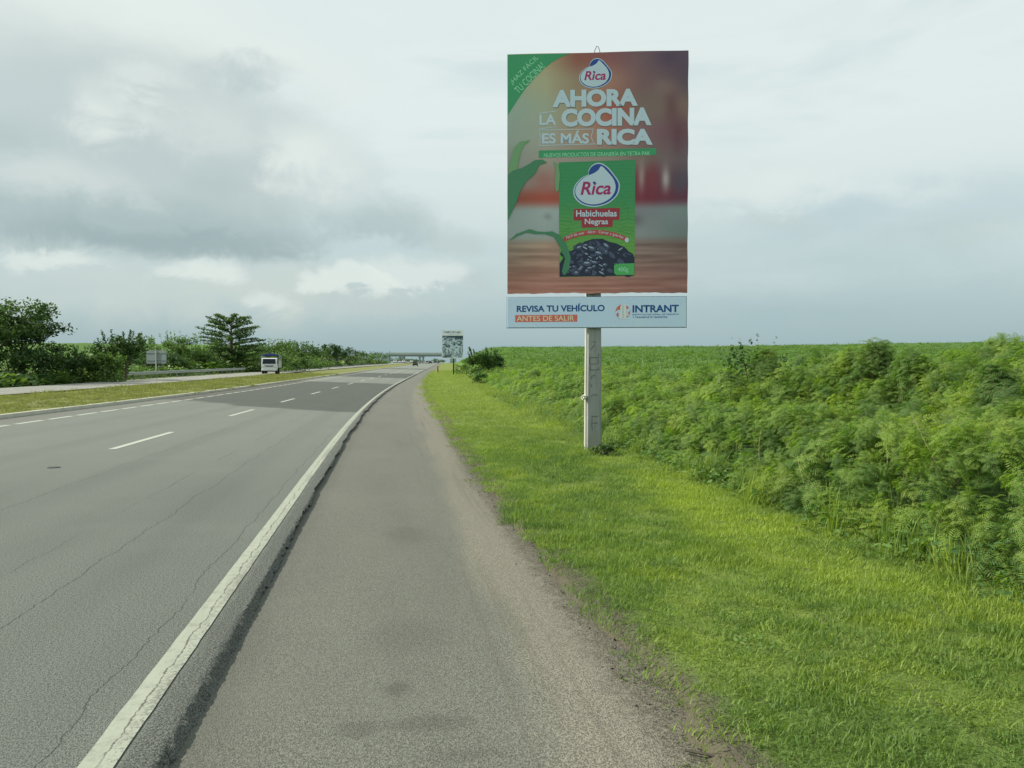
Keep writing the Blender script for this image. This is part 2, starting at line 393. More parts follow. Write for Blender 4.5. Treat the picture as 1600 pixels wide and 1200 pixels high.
def redge(s):
    s = np.asarray(s, float)
    return -.87+.05*(vn(s*.3, 3.3)-.5)*2+.032*(vn(s*1.1, 9.1)-.5)*2+.012*(vn(s*38, 1.1)-.5)*2*(s < 14)+.010*(vn(s*9, 4.1)-.5)*2-.055*sstep(s, 3, 9)-.03*sstep(s, 10, 30)
rs = steps((-8, 0, .5), (0, 7, .02), (7, 14, .04), (14, 30, .12), (30, 90, 1), (90, ROAD_END, 6))
ru = np.array([-11.62, -10.2, -8, -6, -4, -2.5, -1.5, -1.2, -1.0, -.955, -.915, -.885, -.865, -.86, -.85, -.835, -.81])
def roff(U, Sg):
    e = redge(Sg)+.865; k = np.clip((U+1.0)/.135, 0, 1)
    return e*k+((U > -.855)&(U < -.82))*.010*(vn(Sg*45, U*900)-.5)*2
def rz(U, Sg):
    z = zr(Sg)+.003*(vn(Sg*45, U*400)-.5)*(U > -.97)*(Sg < 14)
    z = z-.010*(U > -.862)*(U < -.855)
    z = z-.028*(U > -.855)*(U < -.84)*1.0-.045*(U > -.84)*(U < -.82)-.075*(U > -.82)
    return z
road = sheet('road', ru, rs, rz, m_road, roff, kind='structure', label='two-lane grey asphalt carriageway of the highway')
sheet('road_shoulder', [-1.0, -.84, -.7, -.3, 0, .4, .8, 1.0, 1.2, 1.4, 1.62, 1.85, 2.1], steps((-8, 0, .5), (0, 30, .4), (30, 90, 2), (90, ROAD_END, 8)),
      lambda U, Sg: zr(Sg)-.052-.012*sstep(U, .9, 1.6)+.006*(fbm(U*2, Sg, 2)-.5), m_shoulder, kind='structure', label='dusty asphalt shoulder beside the edge line')
sheet('opposite_road', [-26.1, -24, -22, -20], steps((-10, 90, 2), (90, ROAD_END, 8)), lambda U, Sg: zr(Sg)+.175, m_opp, kind='structure', label='pale opposite carriageway beyond the median')
def strip(name, u0, u1, s0, s1, st, mat, dz=.004, base=lambda s: zr(s), parent=None, wob=0.0, **kw):
    ss = np.linspace(s0, s1, max(2, int((s1-s0)/st)+1))
    return sheet(name, [u0, u1], ss, lambda U, Sg: base(Sg)+dz, mat, (lambda U, Sg: (vn(Sg*7, U*40)-.5)*wob) if wob else None, parent=parent, **kw)
sheet('edge_line', [-1.15, -1.08, -1.015], steps((-6, 14, .04), (14, 60, .5), (60, 420, 5)), lambda U, Sg: zr(Sg)+.005, m_paint,
      lambda U, Sg: ((vn(Sg*9, U*30)-.5)*.006)*(1.0)-.02*sstep(Sg, 8, 30)*(Sg > 0), parent=road, label='cracked white line along the outer edge of the carriageway')
for k in range(24):
    s0 = 15.4+10.35*k
    if s0 > 200: break
    strip('lane_marking', -5.16, -5.02, s0, s0+4.0, 1.3, m_dash, parent=road)
for k in range(60):
    s0 = 14.8+2.02*k
    if s0 > 110: break
    strip('edge_marking', -10.17, -9.99, s0, s0+1.62, .8, m_dash, parent=road)
sheet('edge_marking', [-10.15, -10.0], steps((112, 400, 6)), lambda U, Sg: zr(Sg)+.005, m_dash, parent=road)
# flush kerb along the median
kb = sheet('kerb', [-11.80, -11.79, -11.62, -11.60, -11.59], steps((-8, 60, 1), (60, ROAD_END, 6)),
      lambda U, Sg: zr(Sg)+np.where(U < -11.795, .02, np.where(U < -11.615, .125, np.where(U < -11.595, .115, -.02)))+.0*U, m_kerb, kind='structure', label='pale concrete kerb between the carriageway and the median grass')

# ------------------------------------------------------------------ vegetation kit
def leafmat(name, c0, c1, c2=None, trans=.35, patch=.35, rough=.6, fine=None, backlit=None, sunpatch=None):
    m, g = material(name); P = g.pos(); r = g.rnd()
    c = g.mix((r*.65+g.noise(P, patch, 3)*.9-.28).ss(.15, .85), c0, c1)
    if c2: c = g.mix(g.noise(P, patch*2.2, 3).ss(.50, .74)*.7, c, c2)
    if sunpatch:      # sunlit patches painted in as lime colour along the foot of the thicket
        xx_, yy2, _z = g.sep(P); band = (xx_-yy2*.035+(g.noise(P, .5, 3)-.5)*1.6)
        c = g.mix(band.ss(2.5, 3.1)*band.ss(4.2, 3.4)*g.noise(P, .45, 3).ss(.40, .62)*.75, c, sunpatch)
    if backlit: c = g.mix((g.sep(P)[1]+(g.noise(P, .5, 3)-.5)*14).ss(9, 30)*.75, c, backlit)  # farther grass turns olive: backlit look painted into the blade colour
    if fine: c = g.mix(g.noise(P, 30, 2).ss(.5, .7)*.5, c, fine)
    tc = g.mix(.0, c, c); n = g.n('ShaderNodeVectorMath', operation='MULTIPLY'); g.put(n.inputs[0], c); n.inputs[1].default_value = (1.25, 1.35, .6)
    g.out(c, rough, trans=trans, transcol=S(g.nt, n.outputs[0]), spec=.35); return m
m_grass = leafmat('lawn_grass_blades', (.095, .175, .040), (.20, .295, .058), (.30, .37, .05), .42, .62, backlit=(.26, .325, .085), sunpatch=(.33, .42, .06))
m_drygrass = leafmat('olive_median_grass_blades', (.165, .19, .058), (.245, .26, .08), (.14, .16, .05), .35, .3)
m_frond = leafmat('feathery_shrub_leaf', (.085, .180, .046), (.225, .360, .062), (.32, .42, .05), .48, .7)
m_weed = leafmat('broad_weed_leaf', (.065, .145, .035), (.14, .24, .06), None, .3, .8)
m_cane = leafmat('cane_leaf', (.07, .15, .035), (.13, .225, .05), (.15, .23, .06), .35, .12)
m_stem = plain('green_brown_stem', (.13, .12, .05), .8)
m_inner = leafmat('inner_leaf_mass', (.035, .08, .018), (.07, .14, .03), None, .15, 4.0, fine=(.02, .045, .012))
PROTO = bpy.data.collections.new('plant_prototypes')
def proto_coll(name, meshes):
    c = bpy.data.collections.new(name)
    for i, me in enumerate(meshes):
        o = bpy.data.objects.new('%s_%d' % (name, i), me); c.objects.link(o)
    return c
_ng = {}
def scatter(name, coll, pts, rot, scl, idx, **kw):
    me = bpy.data.meshes.new(name); me.vertices.add(len(pts)); me.vertices.foreach_set('co', np.asarray(pts, np.float32).reshape(-1))
    a = me.attributes.new('rot', 'FLOAT_VECTOR', 'POINT'); a.data.foreach_set('vector', np.asarray(rot, np.float32).reshape(-1))
    a = me.attributes.new('scl', 'FLOAT_VECTOR', 'POINT'); a.data.foreach_set('vector', np.asarray(scl, np.float32).reshape(-1))
    a = me.attributes.new('pick', 'INT', 'POINT'); a.data.foreach_set('value', np.asarray(idx, np.int32))
    o = bpy.data.objects.new(name, me)
    if coll.name not in _ng:
        nt = bpy.data.node_groups.new('scatter_'+coll.name, 'GeometryNodeTree')
        nt.interface.new_socket('Geometry', in_out='INPUT', socket_type='NodeSocketGeometry'); nt.interface.new_socket('Geometry', in_out='OUTPUT', socket_type='NodeSocketGeometry')
        gi = nt.nodes.new('NodeGroupInput'); go = nt.nodes.new('NodeGroupOutput'); ip = nt.nodes.new('GeometryNodeInstanceOnPoints')
        ci = nt.nodes.new('GeometryNodeCollectionInfo'); ci.inputs['Collection'].default_value = coll
        ci.inputs['Separate Children'].default_value = True; ci.inputs['Reset Children'].default_value = True
        def na(nm, t):
            n = nt.nodes.new('GeometryNodeInputNamedAttribute'); n.data_type = t; n.inputs[0].default_value = nm; return n.outputs[0]
        L = nt.links.new
        L(gi.outputs[0], ip.inputs['Points']); L(ci.outputs[0], ip.inputs['Instance']); ip.inputs['Pick Instance'].default_value = True
        L(na('pick', 'INT'), ip.inputs['Instance Index']); L(na('rot', 'FLOAT_VECTOR'), ip.inputs['Rotation']); L(na('scl', 'FLOAT_VECTOR'), ip.inputs['Scale'])
        L(ip.outputs[0], go.inputs[0]); _ng[coll.name] = nt
    md = o.modifiers.new('scatter', 'NODES'); md.node_group = _ng[coll.name]
    return link(o, kind='stuff', **kw)

def blades_mesh(name, n, R0, hmin, hmax, wmin, wmax, lean, mat, seg=2, up=0.0, seed=0):
    r = np.random.default_rng(seed); V = []; F = []
    for i in range(n):
        a = r.random()*6.283; q = R0*math.sqrt(r.random()); x, y = q*math.cos(a), q*math.sin(a)
        h = hmin+(hmax-hmin)*r.random()**1.4; wd = wmin+(wmax-wmin)*r.random(); da = r.random()*6.283; ln = lean*h*(r.random()*.9+.1)
        wx, wy = -math.sin(da+r.normal()*.4)*wd/2, math.cos(da+r.normal()*.4)*wd/2; b = len(V)
        for k in range(seg+1):
            t = k/seg; cx = x+math.cos(da)*ln*t**1.8; cy = y+math.sin(da)*ln*t**1.8; cz = h*(t-up*t*t*t)
            if k == seg: V.append((cx, cy, cz))
            else:
                f = 1-.35*t; V += [(cx-wx*f, cy-wy*f, cz), (cx+wx*f, cy+wy*f, cz)]
        for k in range(seg-1): F.append([b+2*k, b+2*k+1, b+2*k+3, b+2*k+2])
        F.append([b+2*seg-2, b+2*seg-1, b+2*seg])
    me = bpy.data.meshes.new(name); me.from_pydata(V, [], F); me.materials.append(mat); return me
grass_c = proto_coll('grass_tuft', [blades_mesh('grass_tuft', 110, .17, .03, .085, .0035, .007, .75, m_grass, 2, seed=i) for i in range(4)]+[blades_mesh('tall_grass_tuft', 60, .12, .08, .24, .005, .009, .6, m_grass, 3, .1, seed=9)])
dry_c = proto_coll('dry_tuft', [blades_mesh('dry_tuft', 90, .2, .03, .07, .006, .012, .8, m_drygrass, 2, seed=20+i) for i in range(3)])
cane_c = proto_coll('cane_clump', [blades_mesh('cane_clump', 26, .35, .7, 1.5, .035, .06, .75, m_cane, 4, .38, seed=40+i) for i in range(4)])

def frond_sprig(name, seed, mat, nf=15, L=.28, stem=.42):
    r = np.random.default_rng(seed); V = []; F = []; FM = []
    for i in range(nf):
        a = i*2.4+r.random()*.6; t0 = .25+.75*i/nf; z0 = stem*t0; Ln = L*(.75+.5*r.random())*(1.15-.45*t0)
        el0 = .25+.9*t0*r.random(); dirh = np.array([math.cos(a), math.sin(a), 0]); side = np.array([-math.sin(a), math.cos(a), 0])
        npn = 7; prev = np.array([0, 0, z0]); ang = el0
        for k in range(npn):
            st = Ln/npn; ang -= (.10+.12*k/npn)*1.5
            nxt = prev+(dirh*math.cos(ang)+np.array([0, 0, math.sin(ang)]))*st
            pl = Ln*.27*math.sin(math.pi*(.22+.72*(k+.5)/npn))+.01; pw = st*.50
            along = (nxt-prev)/st
            for sg in (-1, 1):
                tip = prev+side*sg*pl+along*pl*.55-np.array([0, 0, pl*(.15+.35*r.random())])
                b = len(V); V += [tuple(prev-along*pw*.2), tuple((prev+tip)/2-along*pw*.6), tuple(tip), tuple((prev+tip)/2+along*pw*.6)]
                F.append([b, b+1, b+2, b+3]); FM.append(0)
            b = len(V); wv = side*.003
            V += [tuple(prev-wv), tuple(prev+wv), tuple(nxt+wv*.6), tuple(nxt-wv*.6)]; F.append([b, b+1, b+2, b+3]); FM.append(1)
            prev = nxt
    b = len(V); V += [(-.006, 0, -.25), (.006, 0, -.25), (.003, 0, stem), (-.003, 0, stem), (0, -.006, -.25), (0, .006, -.25), (0, .003, stem), (0, -.003, stem)]
    F += [[b, b+1, b+2, b+3], [b+4, b+5, b+6, b+7]]; FM += [1, 1]
    me = bpy.data.meshes.new(name); me.from_pydata(V, [], F); me.materials.append(mat); me.materials.append(m_stem); me.polygons.foreach_set('material_index', FM); return me
def leafy_clump(name, seed, mat, n=26, size=.11, spread=.3, h=.35):
    r = np.random.default_rng(seed); V = []; F = []
    for i in range(n):
        a = r.random()*6.283; q = spread*math.sqrt(r.random()); z = h*r.random()*(1-.5*q/spread)
        c0 = np.array([q*math.cos(a), q*math.sin(a), z]); d1 = np.array([math.cos(a+r.normal()*.6), math.sin(a+r.normal()*.6), r.random()*.9-.35]); d1 /= np.linalg.norm(d1)
        sd = np.cross(d1, [0, 0, 1]); sd /= np.linalg.norm(sd)+1e-6; sd = sd+np.array([0, 0, r.normal()*.3]); L = size*(.6+.8*r.random()); w_ = L*.30
        b = len(V); V += [tuple(c0), tuple(c0+d1*L*.45-sd*w_), tuple(c0+d1*L*.95+np.array([0, 0, -L*.15])), tuple(c0+d1*L*.45+sd*w_)]; F.append([b, b+1, b+2, b+3])
    me = bpy.data.meshes.new(name); me.from_pydata(V, [], F); me.materials.append(mat); return me
sprig_c = proto_coll('feathery_sprig', [frond_sprig('feathery_sprig', i, m_frond) for i in range(4)])
weed_c = proto_coll('weed', [leafy_clump('weed', 60+i, m_weed, 34, .065, .26, .30) for i in range(3)])

# ------------------------------------------------------------------ grass of the verge and the median
def fill(u0, u1, s0, s1, dens, thin=None):
    n = int((u1-u0)*(s1-s0)*dens); U = rng.uniform(u0, u1, n); Sg = rng.uniform(s0, s1, n)
    if thin is not None: k = rng.random(n) < thin(U, Sg); U, Sg = U[k], Sg[k]
    return U, Sg
def tufts(name, coll, parts, npick, hmul=lambda U, Sg: 1.0, tilt=.15, **kw):
    P_, R_, S_ = [], [], []
    for (U, Sg, sc, zsc, off) in parts:
        X = U+fs(Sg); z = Z(U, Sg)+off; n = len(U); P_.append(np.stack([X, Sg, z], 1))
        R_.append(np.stack([rng.normal(0, tilt, n), rng.normal(0, tilt, n), rng.random(n)*6.283], 1))
        q = sc*rng.uniform(.75, 1.3, n); S_.append(np.stack([q, q, q*zsc*rng.uniform(.7, 1.3, n)*hmul(U, Sg)], 1))
    P_ = np.concatenate(P_); R_ = np.concatenate(R_); S_ = np.concatenate(S_)
    return scatter(name, coll, P_, R_, S_, rng.integers(0, npick, len(P_)), **kw)
def edge_thin(U, Sg):
    wob = (fbm(Sg*2.3, U*3, 3)-.5)*.32+(vn(Sg*.35, 5.5)-.5)*.22
    return sstep(U-EO(Sg)+wob*.7+(vn(Sg*5, U*7)-.5)*.2, 1.14, 1.36)
hm = lambda U, Sg: .22+.62*fbm(U*.8, Sg*.5, 3)
a = fill(1.25, 7, 1.0, 9, 85, edge_thin); b = fill(1.25, 7.5, 9, 20, 40, edge_thin); c_ = fill(1.25, 8, 20, 45, 12, edge_thin); e = fill(1.2, 8.5, 45, 150, 3.2, edge_thin)
tufts('verge_grass', grass_c, [(*a, 1, 1, -.008), (*b, 1.35, .9, -.01), (*c_, 2.3, .7, -.02), (*e, 4.2, .5, -.03)], 4, hm, label='bright green mowed grass beside the shoulder')
a = fill(1.5, 5.5, 2.5, 30, .45, lambda U, Sg: edge_thin(U, Sg)*sstep(fbm(U, Sg, 2), .5, .65)); b = fill(3.3, 6.8, 2, 60, 10, lambda U, Sg: sstep(U-.028*Sg, 3.5, 4.3)*.8)
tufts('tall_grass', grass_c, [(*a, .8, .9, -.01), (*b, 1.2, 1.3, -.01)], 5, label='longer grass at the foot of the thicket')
o = bpy.data.objects['tall_grass']; o.data.attributes['pick'].data.foreach_set('value', np.full(len(o.data.vertices), 4, np.int32))
a = fill(-20, -11.85, 12, 45, 7); b = fill(-20, -11.85, 45, 110, 2.0)
tufts('median_grass', dry_c, [(*a, 1.5, .8, -.02), (*b, 3, .6, -.03)], 3, label='short olive grass on the median')
a = fill(1.5, 6, 1.5, 25, 1.0, lambda U, Sg: edge_thin(U, Sg)*sstep(fbm(U*.7+3, Sg*.6, 2), .5, .62))
b = fill(3.3, 7.5, 2.5, 40, 14, lambda U, Sg: sstep(U-.03*Sg, 3.5, 4.2)*.9)
tufts('broadleaf_weeds', weed_c, [(*a, .5, .6, -.01), (*b, .9, 1, -.02)], 3, label='broad-leaved weeds in and behind the mowed grass')

# ------------------------------------------------------------------ thicket on the bank
def foot(s): s = np.asarray(s, float); return 3.95+.042*np.minimum(s, 60)+.4*(fbm(s*.25, 7.7, 2)-.5)*2*.9
def canopy(U, Sg):
    t = U-foot(Sg); h = .80*sstep(t, -.15, .9)+.80*sstep(t, .6, 3.2)
    big = fbm(U*.45+5, Sg*.35, 3); h = h*(.42+1.12*big)+.30*sstep(t, .3, 1)*(fbm(U*1.6, Sg*1.4, 2)-.5)
    return np.maximum(h*(1-.40*sstep(Sg, 11, 26))*(1-.45*sstep(Sg, 45, 130)), 0)
for (nm, u0, u1) in (('thicket_understorey', 4.0, 17.0),):
    us = np.arange(u0, u1, .15); ss = steps((-4, 40, .15), (40, 160, 1.2))
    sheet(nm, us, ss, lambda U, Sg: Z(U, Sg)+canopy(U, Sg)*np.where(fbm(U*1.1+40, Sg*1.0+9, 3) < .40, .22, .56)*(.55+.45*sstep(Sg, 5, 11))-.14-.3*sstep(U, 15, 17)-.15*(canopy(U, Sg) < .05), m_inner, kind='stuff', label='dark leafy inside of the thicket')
tk = lambda U, Sg: (U > foot(Sg)+.05)*1.0
parts = []
for (s0, s1, dn, sc) in ((-3, 7, 110, .46), (7, 12, 75, .58), (12, 18, 48, .72), (18, 34, 24, 1.0), (34, 65, 9, 1.4), (65, 150, 2.4, 2.2)):
    U, Sg = fill(4.0, 16, s0, s1, dn, tk); parts.append((U, Sg, sc))
P_, R_, S_ = [], [], []
for U, Sg, sc in parts:
    n = len(U); cz = canopy(U, Sg); k = rng.random(n)
    gap = fbm(U*1.1+40, Sg*1.0+9, 3) < .33; cz = cz*np.where(gap, .68, 1)
    z = Z(U, Sg)+cz*(1-.35*k*k)-.25*sc
    P_.append(np.stack([U+fs(Sg), Sg, z], 1)); R_.append(np.stack([rng.normal(0, .4, n), rng.normal(0, .4, n), rng.random(n)*6.283], 1))
    q = sc*rng.uniform(.6, 1.25, n); S_.append(np.stack([q, q, q*.9], 1))
P_ = np.concatenate(P_); R_ = np.concatenate(R_); S_ = np.concatenate(S_)
scatter('roadside_thicket', sprig_c, P_, R_, S_, rng.integers(0, 4, len(P_)), label='dense thicket of feathery-leaved shrubs behind the verge')

# dry stalks and seed heads standing in the thicket
m_dry = plain('dry_straw_stalk', (.30, .27, .15), .8)
stalk_c = proto_coll('dry_stalk', [blades_mesh('dry_stalk', 4, .12, .4, .8, .004, .007, .45, m_dry, 4, .1, seed=90+i) for i in range(2)])
U, Sg = fill(4.2, 11, 2, 32, .9, lambda U, Sg: (U > foot(Sg)+.1)*sstep(fbm(U*.8+9, Sg*.6, 2), .45, .6)); n = len(U)
q = rng.uniform(.6, 1.0, n)
scatter('dry_stalks', stalk_c, np.stack([U+fs(Sg), Sg, Z(U, Sg)+canopy(U, Sg)*.75-.15], 1), np.stack([rng.normal(0, .3, n), rng.normal(0, .3, n), rng.random(n)*6.28], 1), np.stack([q, q, q], 1), rng.integers(0, 2, n), label='dry straw-coloured stalks poking out of the thicket')

# cane field on the rise
m_field, g = material('cane_field_canopy'); P = g.pos()
c = g.mix(g.noise(P, 1.4, 5, .75).ss(.38, .62), (.055, .125, .028), (.12, .21, .045)); c = g.mix(g.noise(P, .05, 3).ss(.45, .65)*.5, c, (.09, .18, .04))
g.out(c, .9, g.bump(g.noise(P, 2.5, 4, .7), .9, .4), trans=.0, spec=.1)
def field_mesh(name, side, label):
    a0, a1 = (4, 75) if side > 0 else (-80, -9)
    rr = np.concatenate([np.geomspace(13, 120, 90), np.geomspace(124, 420, 70)]); aa = np.radians(np.linspace(a0, a1, 240))
    A, Rr = np.meshgrid(aa, rr); X = Rr*np.sin(A); Y = Rr*np.cos(A); U = X-fs(Y)
    edge = sstep(U, 9.0, 13.5) if side > 0 else sstep(-U, 34, 40)
    z = Z(U, Y)+edge*(.80+.45*(fbm(X*.5, Y*.5, 3)-.5)+.25*(rng.random(X.shape)-.5)*(Rr > 60))-.4*(1-edge)
    v = np.stack([X, Y, z], -1).reshape(-1, 3); nu = len(aa); ns = len(rr)
    i = (np.arange(ns-1)[:, None]*nu+np.arange(nu-1)[None]).reshape(-1); f = np.stack([i, i+1, i+nu+1, i+nu], 1)
    keep = (edge.reshape(-1)[f].min(1) > .02); me = np_mesh(name, v, f[keep], [m_field], True)
    return link(bpy.data.objects.new(name, me), kind='stuff', label=label)
field_mesh('cane_field_canopy', 1, 'green cane field rising to the horizon on the right')
field_mesh('far_field_canopy', -1, 'pale green field rising behind the roadside trees on the left')
def polar(n, r0, r1, a0, a1, p, umin, side=1):
    k = rng.random(n); q = 1-p; r = (r0**q+k*(r1**q-r0**q))**(1/q); A = np.radians(rng.uniform(a0, a1, n)); X = r*np.sin(A); Y = r*np.cos(A); U = X-fs(Y)
    kk = (U*side > umin); return U[kk], Y[kk], r[kk]
U, Sg, r_ = polar(34000, 14, 330, 2, 66, .85, 10.5)
X = U+fs(Sg); n = len(U); q = np.clip(.8+r_/70, .9, 3.2)*rng.uniform(.8, 1.2, n); zq = rng.uniform(.75, 1.15, n)*np.minimum(1.0, .75+r_/300)
P_ = np.stack([X, Sg, Z(U, Sg)+.1], 1)
scatter('cane_field', cane_c, P_, np.stack([rng.normal(0, .12, n), rng.normal(0, .12, n), rng.random(n)*6.28], 1), np.stack([q, q, zq], 1), rng.integers(0, 4, n), label='long-leaved cane standing in the field on the right')

# ------------------------------------------------------------------ trees and shrubs
m_bark = plain('grey_brown_bark', (.13, .105, .08), .9, var=.35, scale=6)
def tree_leaf(name, c0, c1): return leafmat(name, c0, c1, None, .25, .5, .6)
TL = {'dark': tree_leaf('dark_tree_leaf', (.035, .080, .022), (.075, .145, .035)),
      'mid': tree_leaf('mid_tree_leaf', (.06, .125, .028), (.12, .21, .045)),
      'pale': tree_leaf('pale_tree_leaf', (.11, .20, .05), (.20, .31, .075)),
      'blue': tree_leaf('bluish_tree_leaf', (.06, .115, .045), (.105, .18, .065))}  # blue: distance haze painted into the leaf colour of far trees
def leaf_cloud(r, cen, rad, n, size, flat=1.0, shell=.55):
    """leaf quads spread through ellipsoids"""
    cen = np.asarray(cen, float); rad = np.asarray(rad, float); k = r.integers(0, len(cen), n)
    d_ = r.normal(size=(n, 3)); d_ /= np.linalg.norm(d_, axis=1)[:, None]; q = r.random(n)**shell
    c0 = cen[k]+d_*rad[k]*q[:, None]
    a = r.normal(size=(n, 3)); a[:, 2] *= flat; a /= np.linalg.norm(a, axis=1)[:, None]
    b = np.cross(a, r.normal(size=(n, 3))*[.6, .6, 1.4]); b /= np.linalg.norm(b, axis=1)[:, None]
    L = size*r.uniform(.6, 1.4, n)[:, None]
    v = np.stack([c0-a*L*.5, c0-b*L*.24, c0+a*L*.5, c0+b*L*.24], 1).reshape(-1, 3)
    f = np.arange(4*n).reshape(n, 4); return v, f
def tree(px, D, Wm, Hm, style, leaf, label, cat='tree', group=None, low=.25, n=2600, name=None, seed=0, lsz=.3, X=None, Y=None, sink=.1):
    r = np.random.default_rng(500+seed)
    if X is None: X, Y = from_px(px, D)
    z0 = ground_at(X, Y)-sink
    root = empty(name or ('tree' if cat == 'tree' else 'shrub'), (X, Y, z0), label=label, cat=cat, group=group)
    tb = MB(); cen = []; rad = []
    tr = max(.05, Hm*.028)
    if style == 'umbrella':      # straight stem with horizontal tiers of branches ending in leaf tufts
        tb.tube([(0, 0, 0), (.1, 0, Hm*.5), (.05, .1, Hm*.95)], [tr*1.3, tr, .04], 7)
        for k in range(58):
            t = .2+.78*(k/57); a = k*2.4+r.random()*.5; ln = Wm/2*(1.0-.55*max(0, (t-.45)/.55)**1.5)*(r.uniform(.62, 1.15)); zz = Hm*t
            up = .12+.7*max(0, t-.62)
            e = np.array([math.cos(a)*ln, math.sin(a)*ln, ln*up]); p0 = np.array([0, 0, zz*.96-ln*.05])
            tb.tube([tuple(p0), tuple(p0+e*.5+[0, 0, .1]), tuple(p0+e)], [.06, .04, .02], 4)
            for q in np.linspace(.35, 1.0, 5): cen.append(p0+e*q+[0, 0, .12]); rad.append(np.array([.62, .62, .24])*(.8+.35*r.random())*Hm/8.5)
        for k in range(24): cen.append([r.normal()*Wm*.17, r.normal()*Wm*.15, Hm*r.uniform(.12, .5)]); rad.append([Wm*.24, Wm*.24, Hm*.13])
    else:
        nb = {'spread': 10, 'round': 7, 'shrub': 6, 'palm': 9}[style]
        hb = Hm*low
        tb.tube([(0, 0, 0), (r.normal()*.06*Wm, r.normal()*.06*Wm, hb), (r.normal()*.05*Wm, 0, Hm*.75)], [tr*1.2, tr, tr*.3], 6)
        for k in range(nb):
            a = k*2.4+r.random(); t = r.uniform(.45, 1.0); ln = Wm/2*(.35+.5*r.random())*(1.15-.55*abs(t-.55)*1.6)
            c0 = np.array([math.cos(a)*ln, math.sin(a)*ln, Hm*(low+(1-low)*t*.86)])
            tb.tube([(0, 0, hb*.7+Hm*.2*t), tuple(c0*.55+[0, 0, hb*.3]), tuple(c0)], [tr*.5, tr*.3, .015], 4)
            m_ = 5 if style == 'spread' else 4
            for q in range(m_):
                cen.append(c0+r.normal(size=3)*[Wm*.10, Wm*.10, Hm*.07]); s_ = Wm*r.uniform(.09, .17)
                rad.append([s_, s_, s_*(.55 if style == 'spread' else .8)*min(1.6, Hm/Wm+.2)])
        if style in ('round', 'shrub'):
            for k in range(5): cen.append([r.normal()*Wm*.1, r.normal()*Wm*.1, Hm*r.uniform(low, .8)]); rad.append([Wm*.27, Wm*.27, Hm*.2])
        if style == 'shrub':
            for k in range(7): a = k*.9; cen.append([math.cos(a)*Wm*.3, math.sin(a)*Wm*.3, Hm*.2]); rad.append([Wm*.22, Wm*.22, Hm*.22])
    v, f = leaf_cloud(r, cen, rad, n, lsz, .6 if style != 'umbrella' else .35)
    v[:, 2] = np.maximum(v[:, 2], .02)
    if style in ('shrub', 'round'):      # a few shoots standing out of the outline
        sh = []
        for k in range(14):
            a = r.random()*6.283; q = Wm*.38*math.sqrt(r.random()); zt = Hm*r.uniform(.86, 1.1)
            for t in np.linspace(0, 1, 7): sh.append([math.cos(a)*q*(1+.15*t), math.sin(a)*q*(1+.15*t), zt-Hm*.22*(1-t)])
        v2, f2 = leaf_cloud(r, sh, np.full((len(sh), 3), lsz*.45), n//7, lsz*.8); f = np.concatenate([f, f2+len(v)]); v = np.concatenate([v, v2])
    tb.build('trunk', m_bark, root)
    me = np_mesh('crown', v, f, [TL[leaf]]); link(bpy.data.objects.new('crown', me), parent=root)
    return root
# far left, beyond the opposite carriageway
tree(-22, 60, 9.0, 6.9, 'spread', 'dark', 'tall dark spreading tree cut off by the left edge of the photo', n=9000, lsz=.30, seed=1, low=.3)
tree(36, 64, 6.0, 5.6, 'spread', 'dark', 'spreading tree with loose feathery branches reaching right over the dark shrubs', n=5500, lsz=.28, seed=2, low=.4)
shr = [(15, 60, 5.5, 3.0, 'dark', 'dark shrub below the spreading trees at the left edge'),
       (62, 62, 4.6, 2.9, 'dark', 'dark rounded shrub just right of the tree trunks at the left edge'),
       (98, 64, 4.2, 3.1, 'dark', 'dark shrub with a flat top left of the gap that shows the pale field'),
       (128, 66, 3.2, 2.4, 'mid', 'low shrub on the dark side of the gap that shows the pale field'),
       (150, 68, 3.6, 2.3, 'pale', 'bright green low shrub standing in the gap before the dark tree'),
       (170, 66, 2.6, 2.8, 'mid', 'slim green shrub leaning on the left side of the dark round tree')]
for i, (px, D, w_, h_, lf, lb) in enumerate(shr): tree(px, D, w_, h_, 'shrub', lf, lb, 'shrub', 'roadside shrubs on the left', .15, 1900, seed=10+i, lsz=.26)
tree(196, 72, 5.0, 4.4, 'round', 'dark', 'dark round tree left of the grey back of the road sign', n=3200, seed=20, low=.15, lsz=.3)
tree(240, 92, 5.0, 2.9, 'shrub', 'dark', 'dark low bush behind the grey back of the road sign', 'shrub', 'roadside shrubs on the left', .15, 1500, seed=25)
tree(272, 112, 5.6, 5.6, 'round', 'pale', 'pale green tree with upright twigs right of the road sign', n=2200, seed=21, low=.3, lsz=.3)
tree(228, 125, 4.0, 4.6, 'round', 'pale', 'small pale treetop showing above the road sign', n=900, seed=22, low=.4, lsz=.3)
tree(300, 112, 6.0, 4.2, 'round', 'mid', 'mid green tree between the pale tree and the tiered tree', n=2300, seed=23, low=.1)
tree(318, 114, 5.5, 3.2, 'shrub', 'dark', 'dark shrub behind the middle of the guardrail', 'shrub', 'roadside shrubs on the left', .15, 1800, seed=24)
tree(275, 104, 5.0, 2.9, 'shrub', 'dark', 'dark shrub behind the left half of the guardrail', 'shrub', 'roadside shrubs on the left', .15, 1700, seed=26)
tree(361, 123, 10.6, 9.0, 'umbrella', 'dark', 'tiered dark tree with stiff horizontal branches, tallest left of the truck', n=15000, seed=3, lsz=.34)
tree(350, 122, 7.0, 4.4, 'shrub', 'dark', 'dark shrub under the tiered tree', 'shrub', 'roadside shrubs on the left', .1, 2000, seed=27)
tree(388, 130, 4.6, 3.0, 'shrub', 'mid', 'light green bush at the end of the guardrail beside the truck', 'shrub', 'roadside shrubs on the left', .1, 1400, seed=28)
tree(398, 140, 6, 4.4, 'round', 'mid', 'mid green tree right behind the cab of the truck', n=1700, seed=29, low=.15)
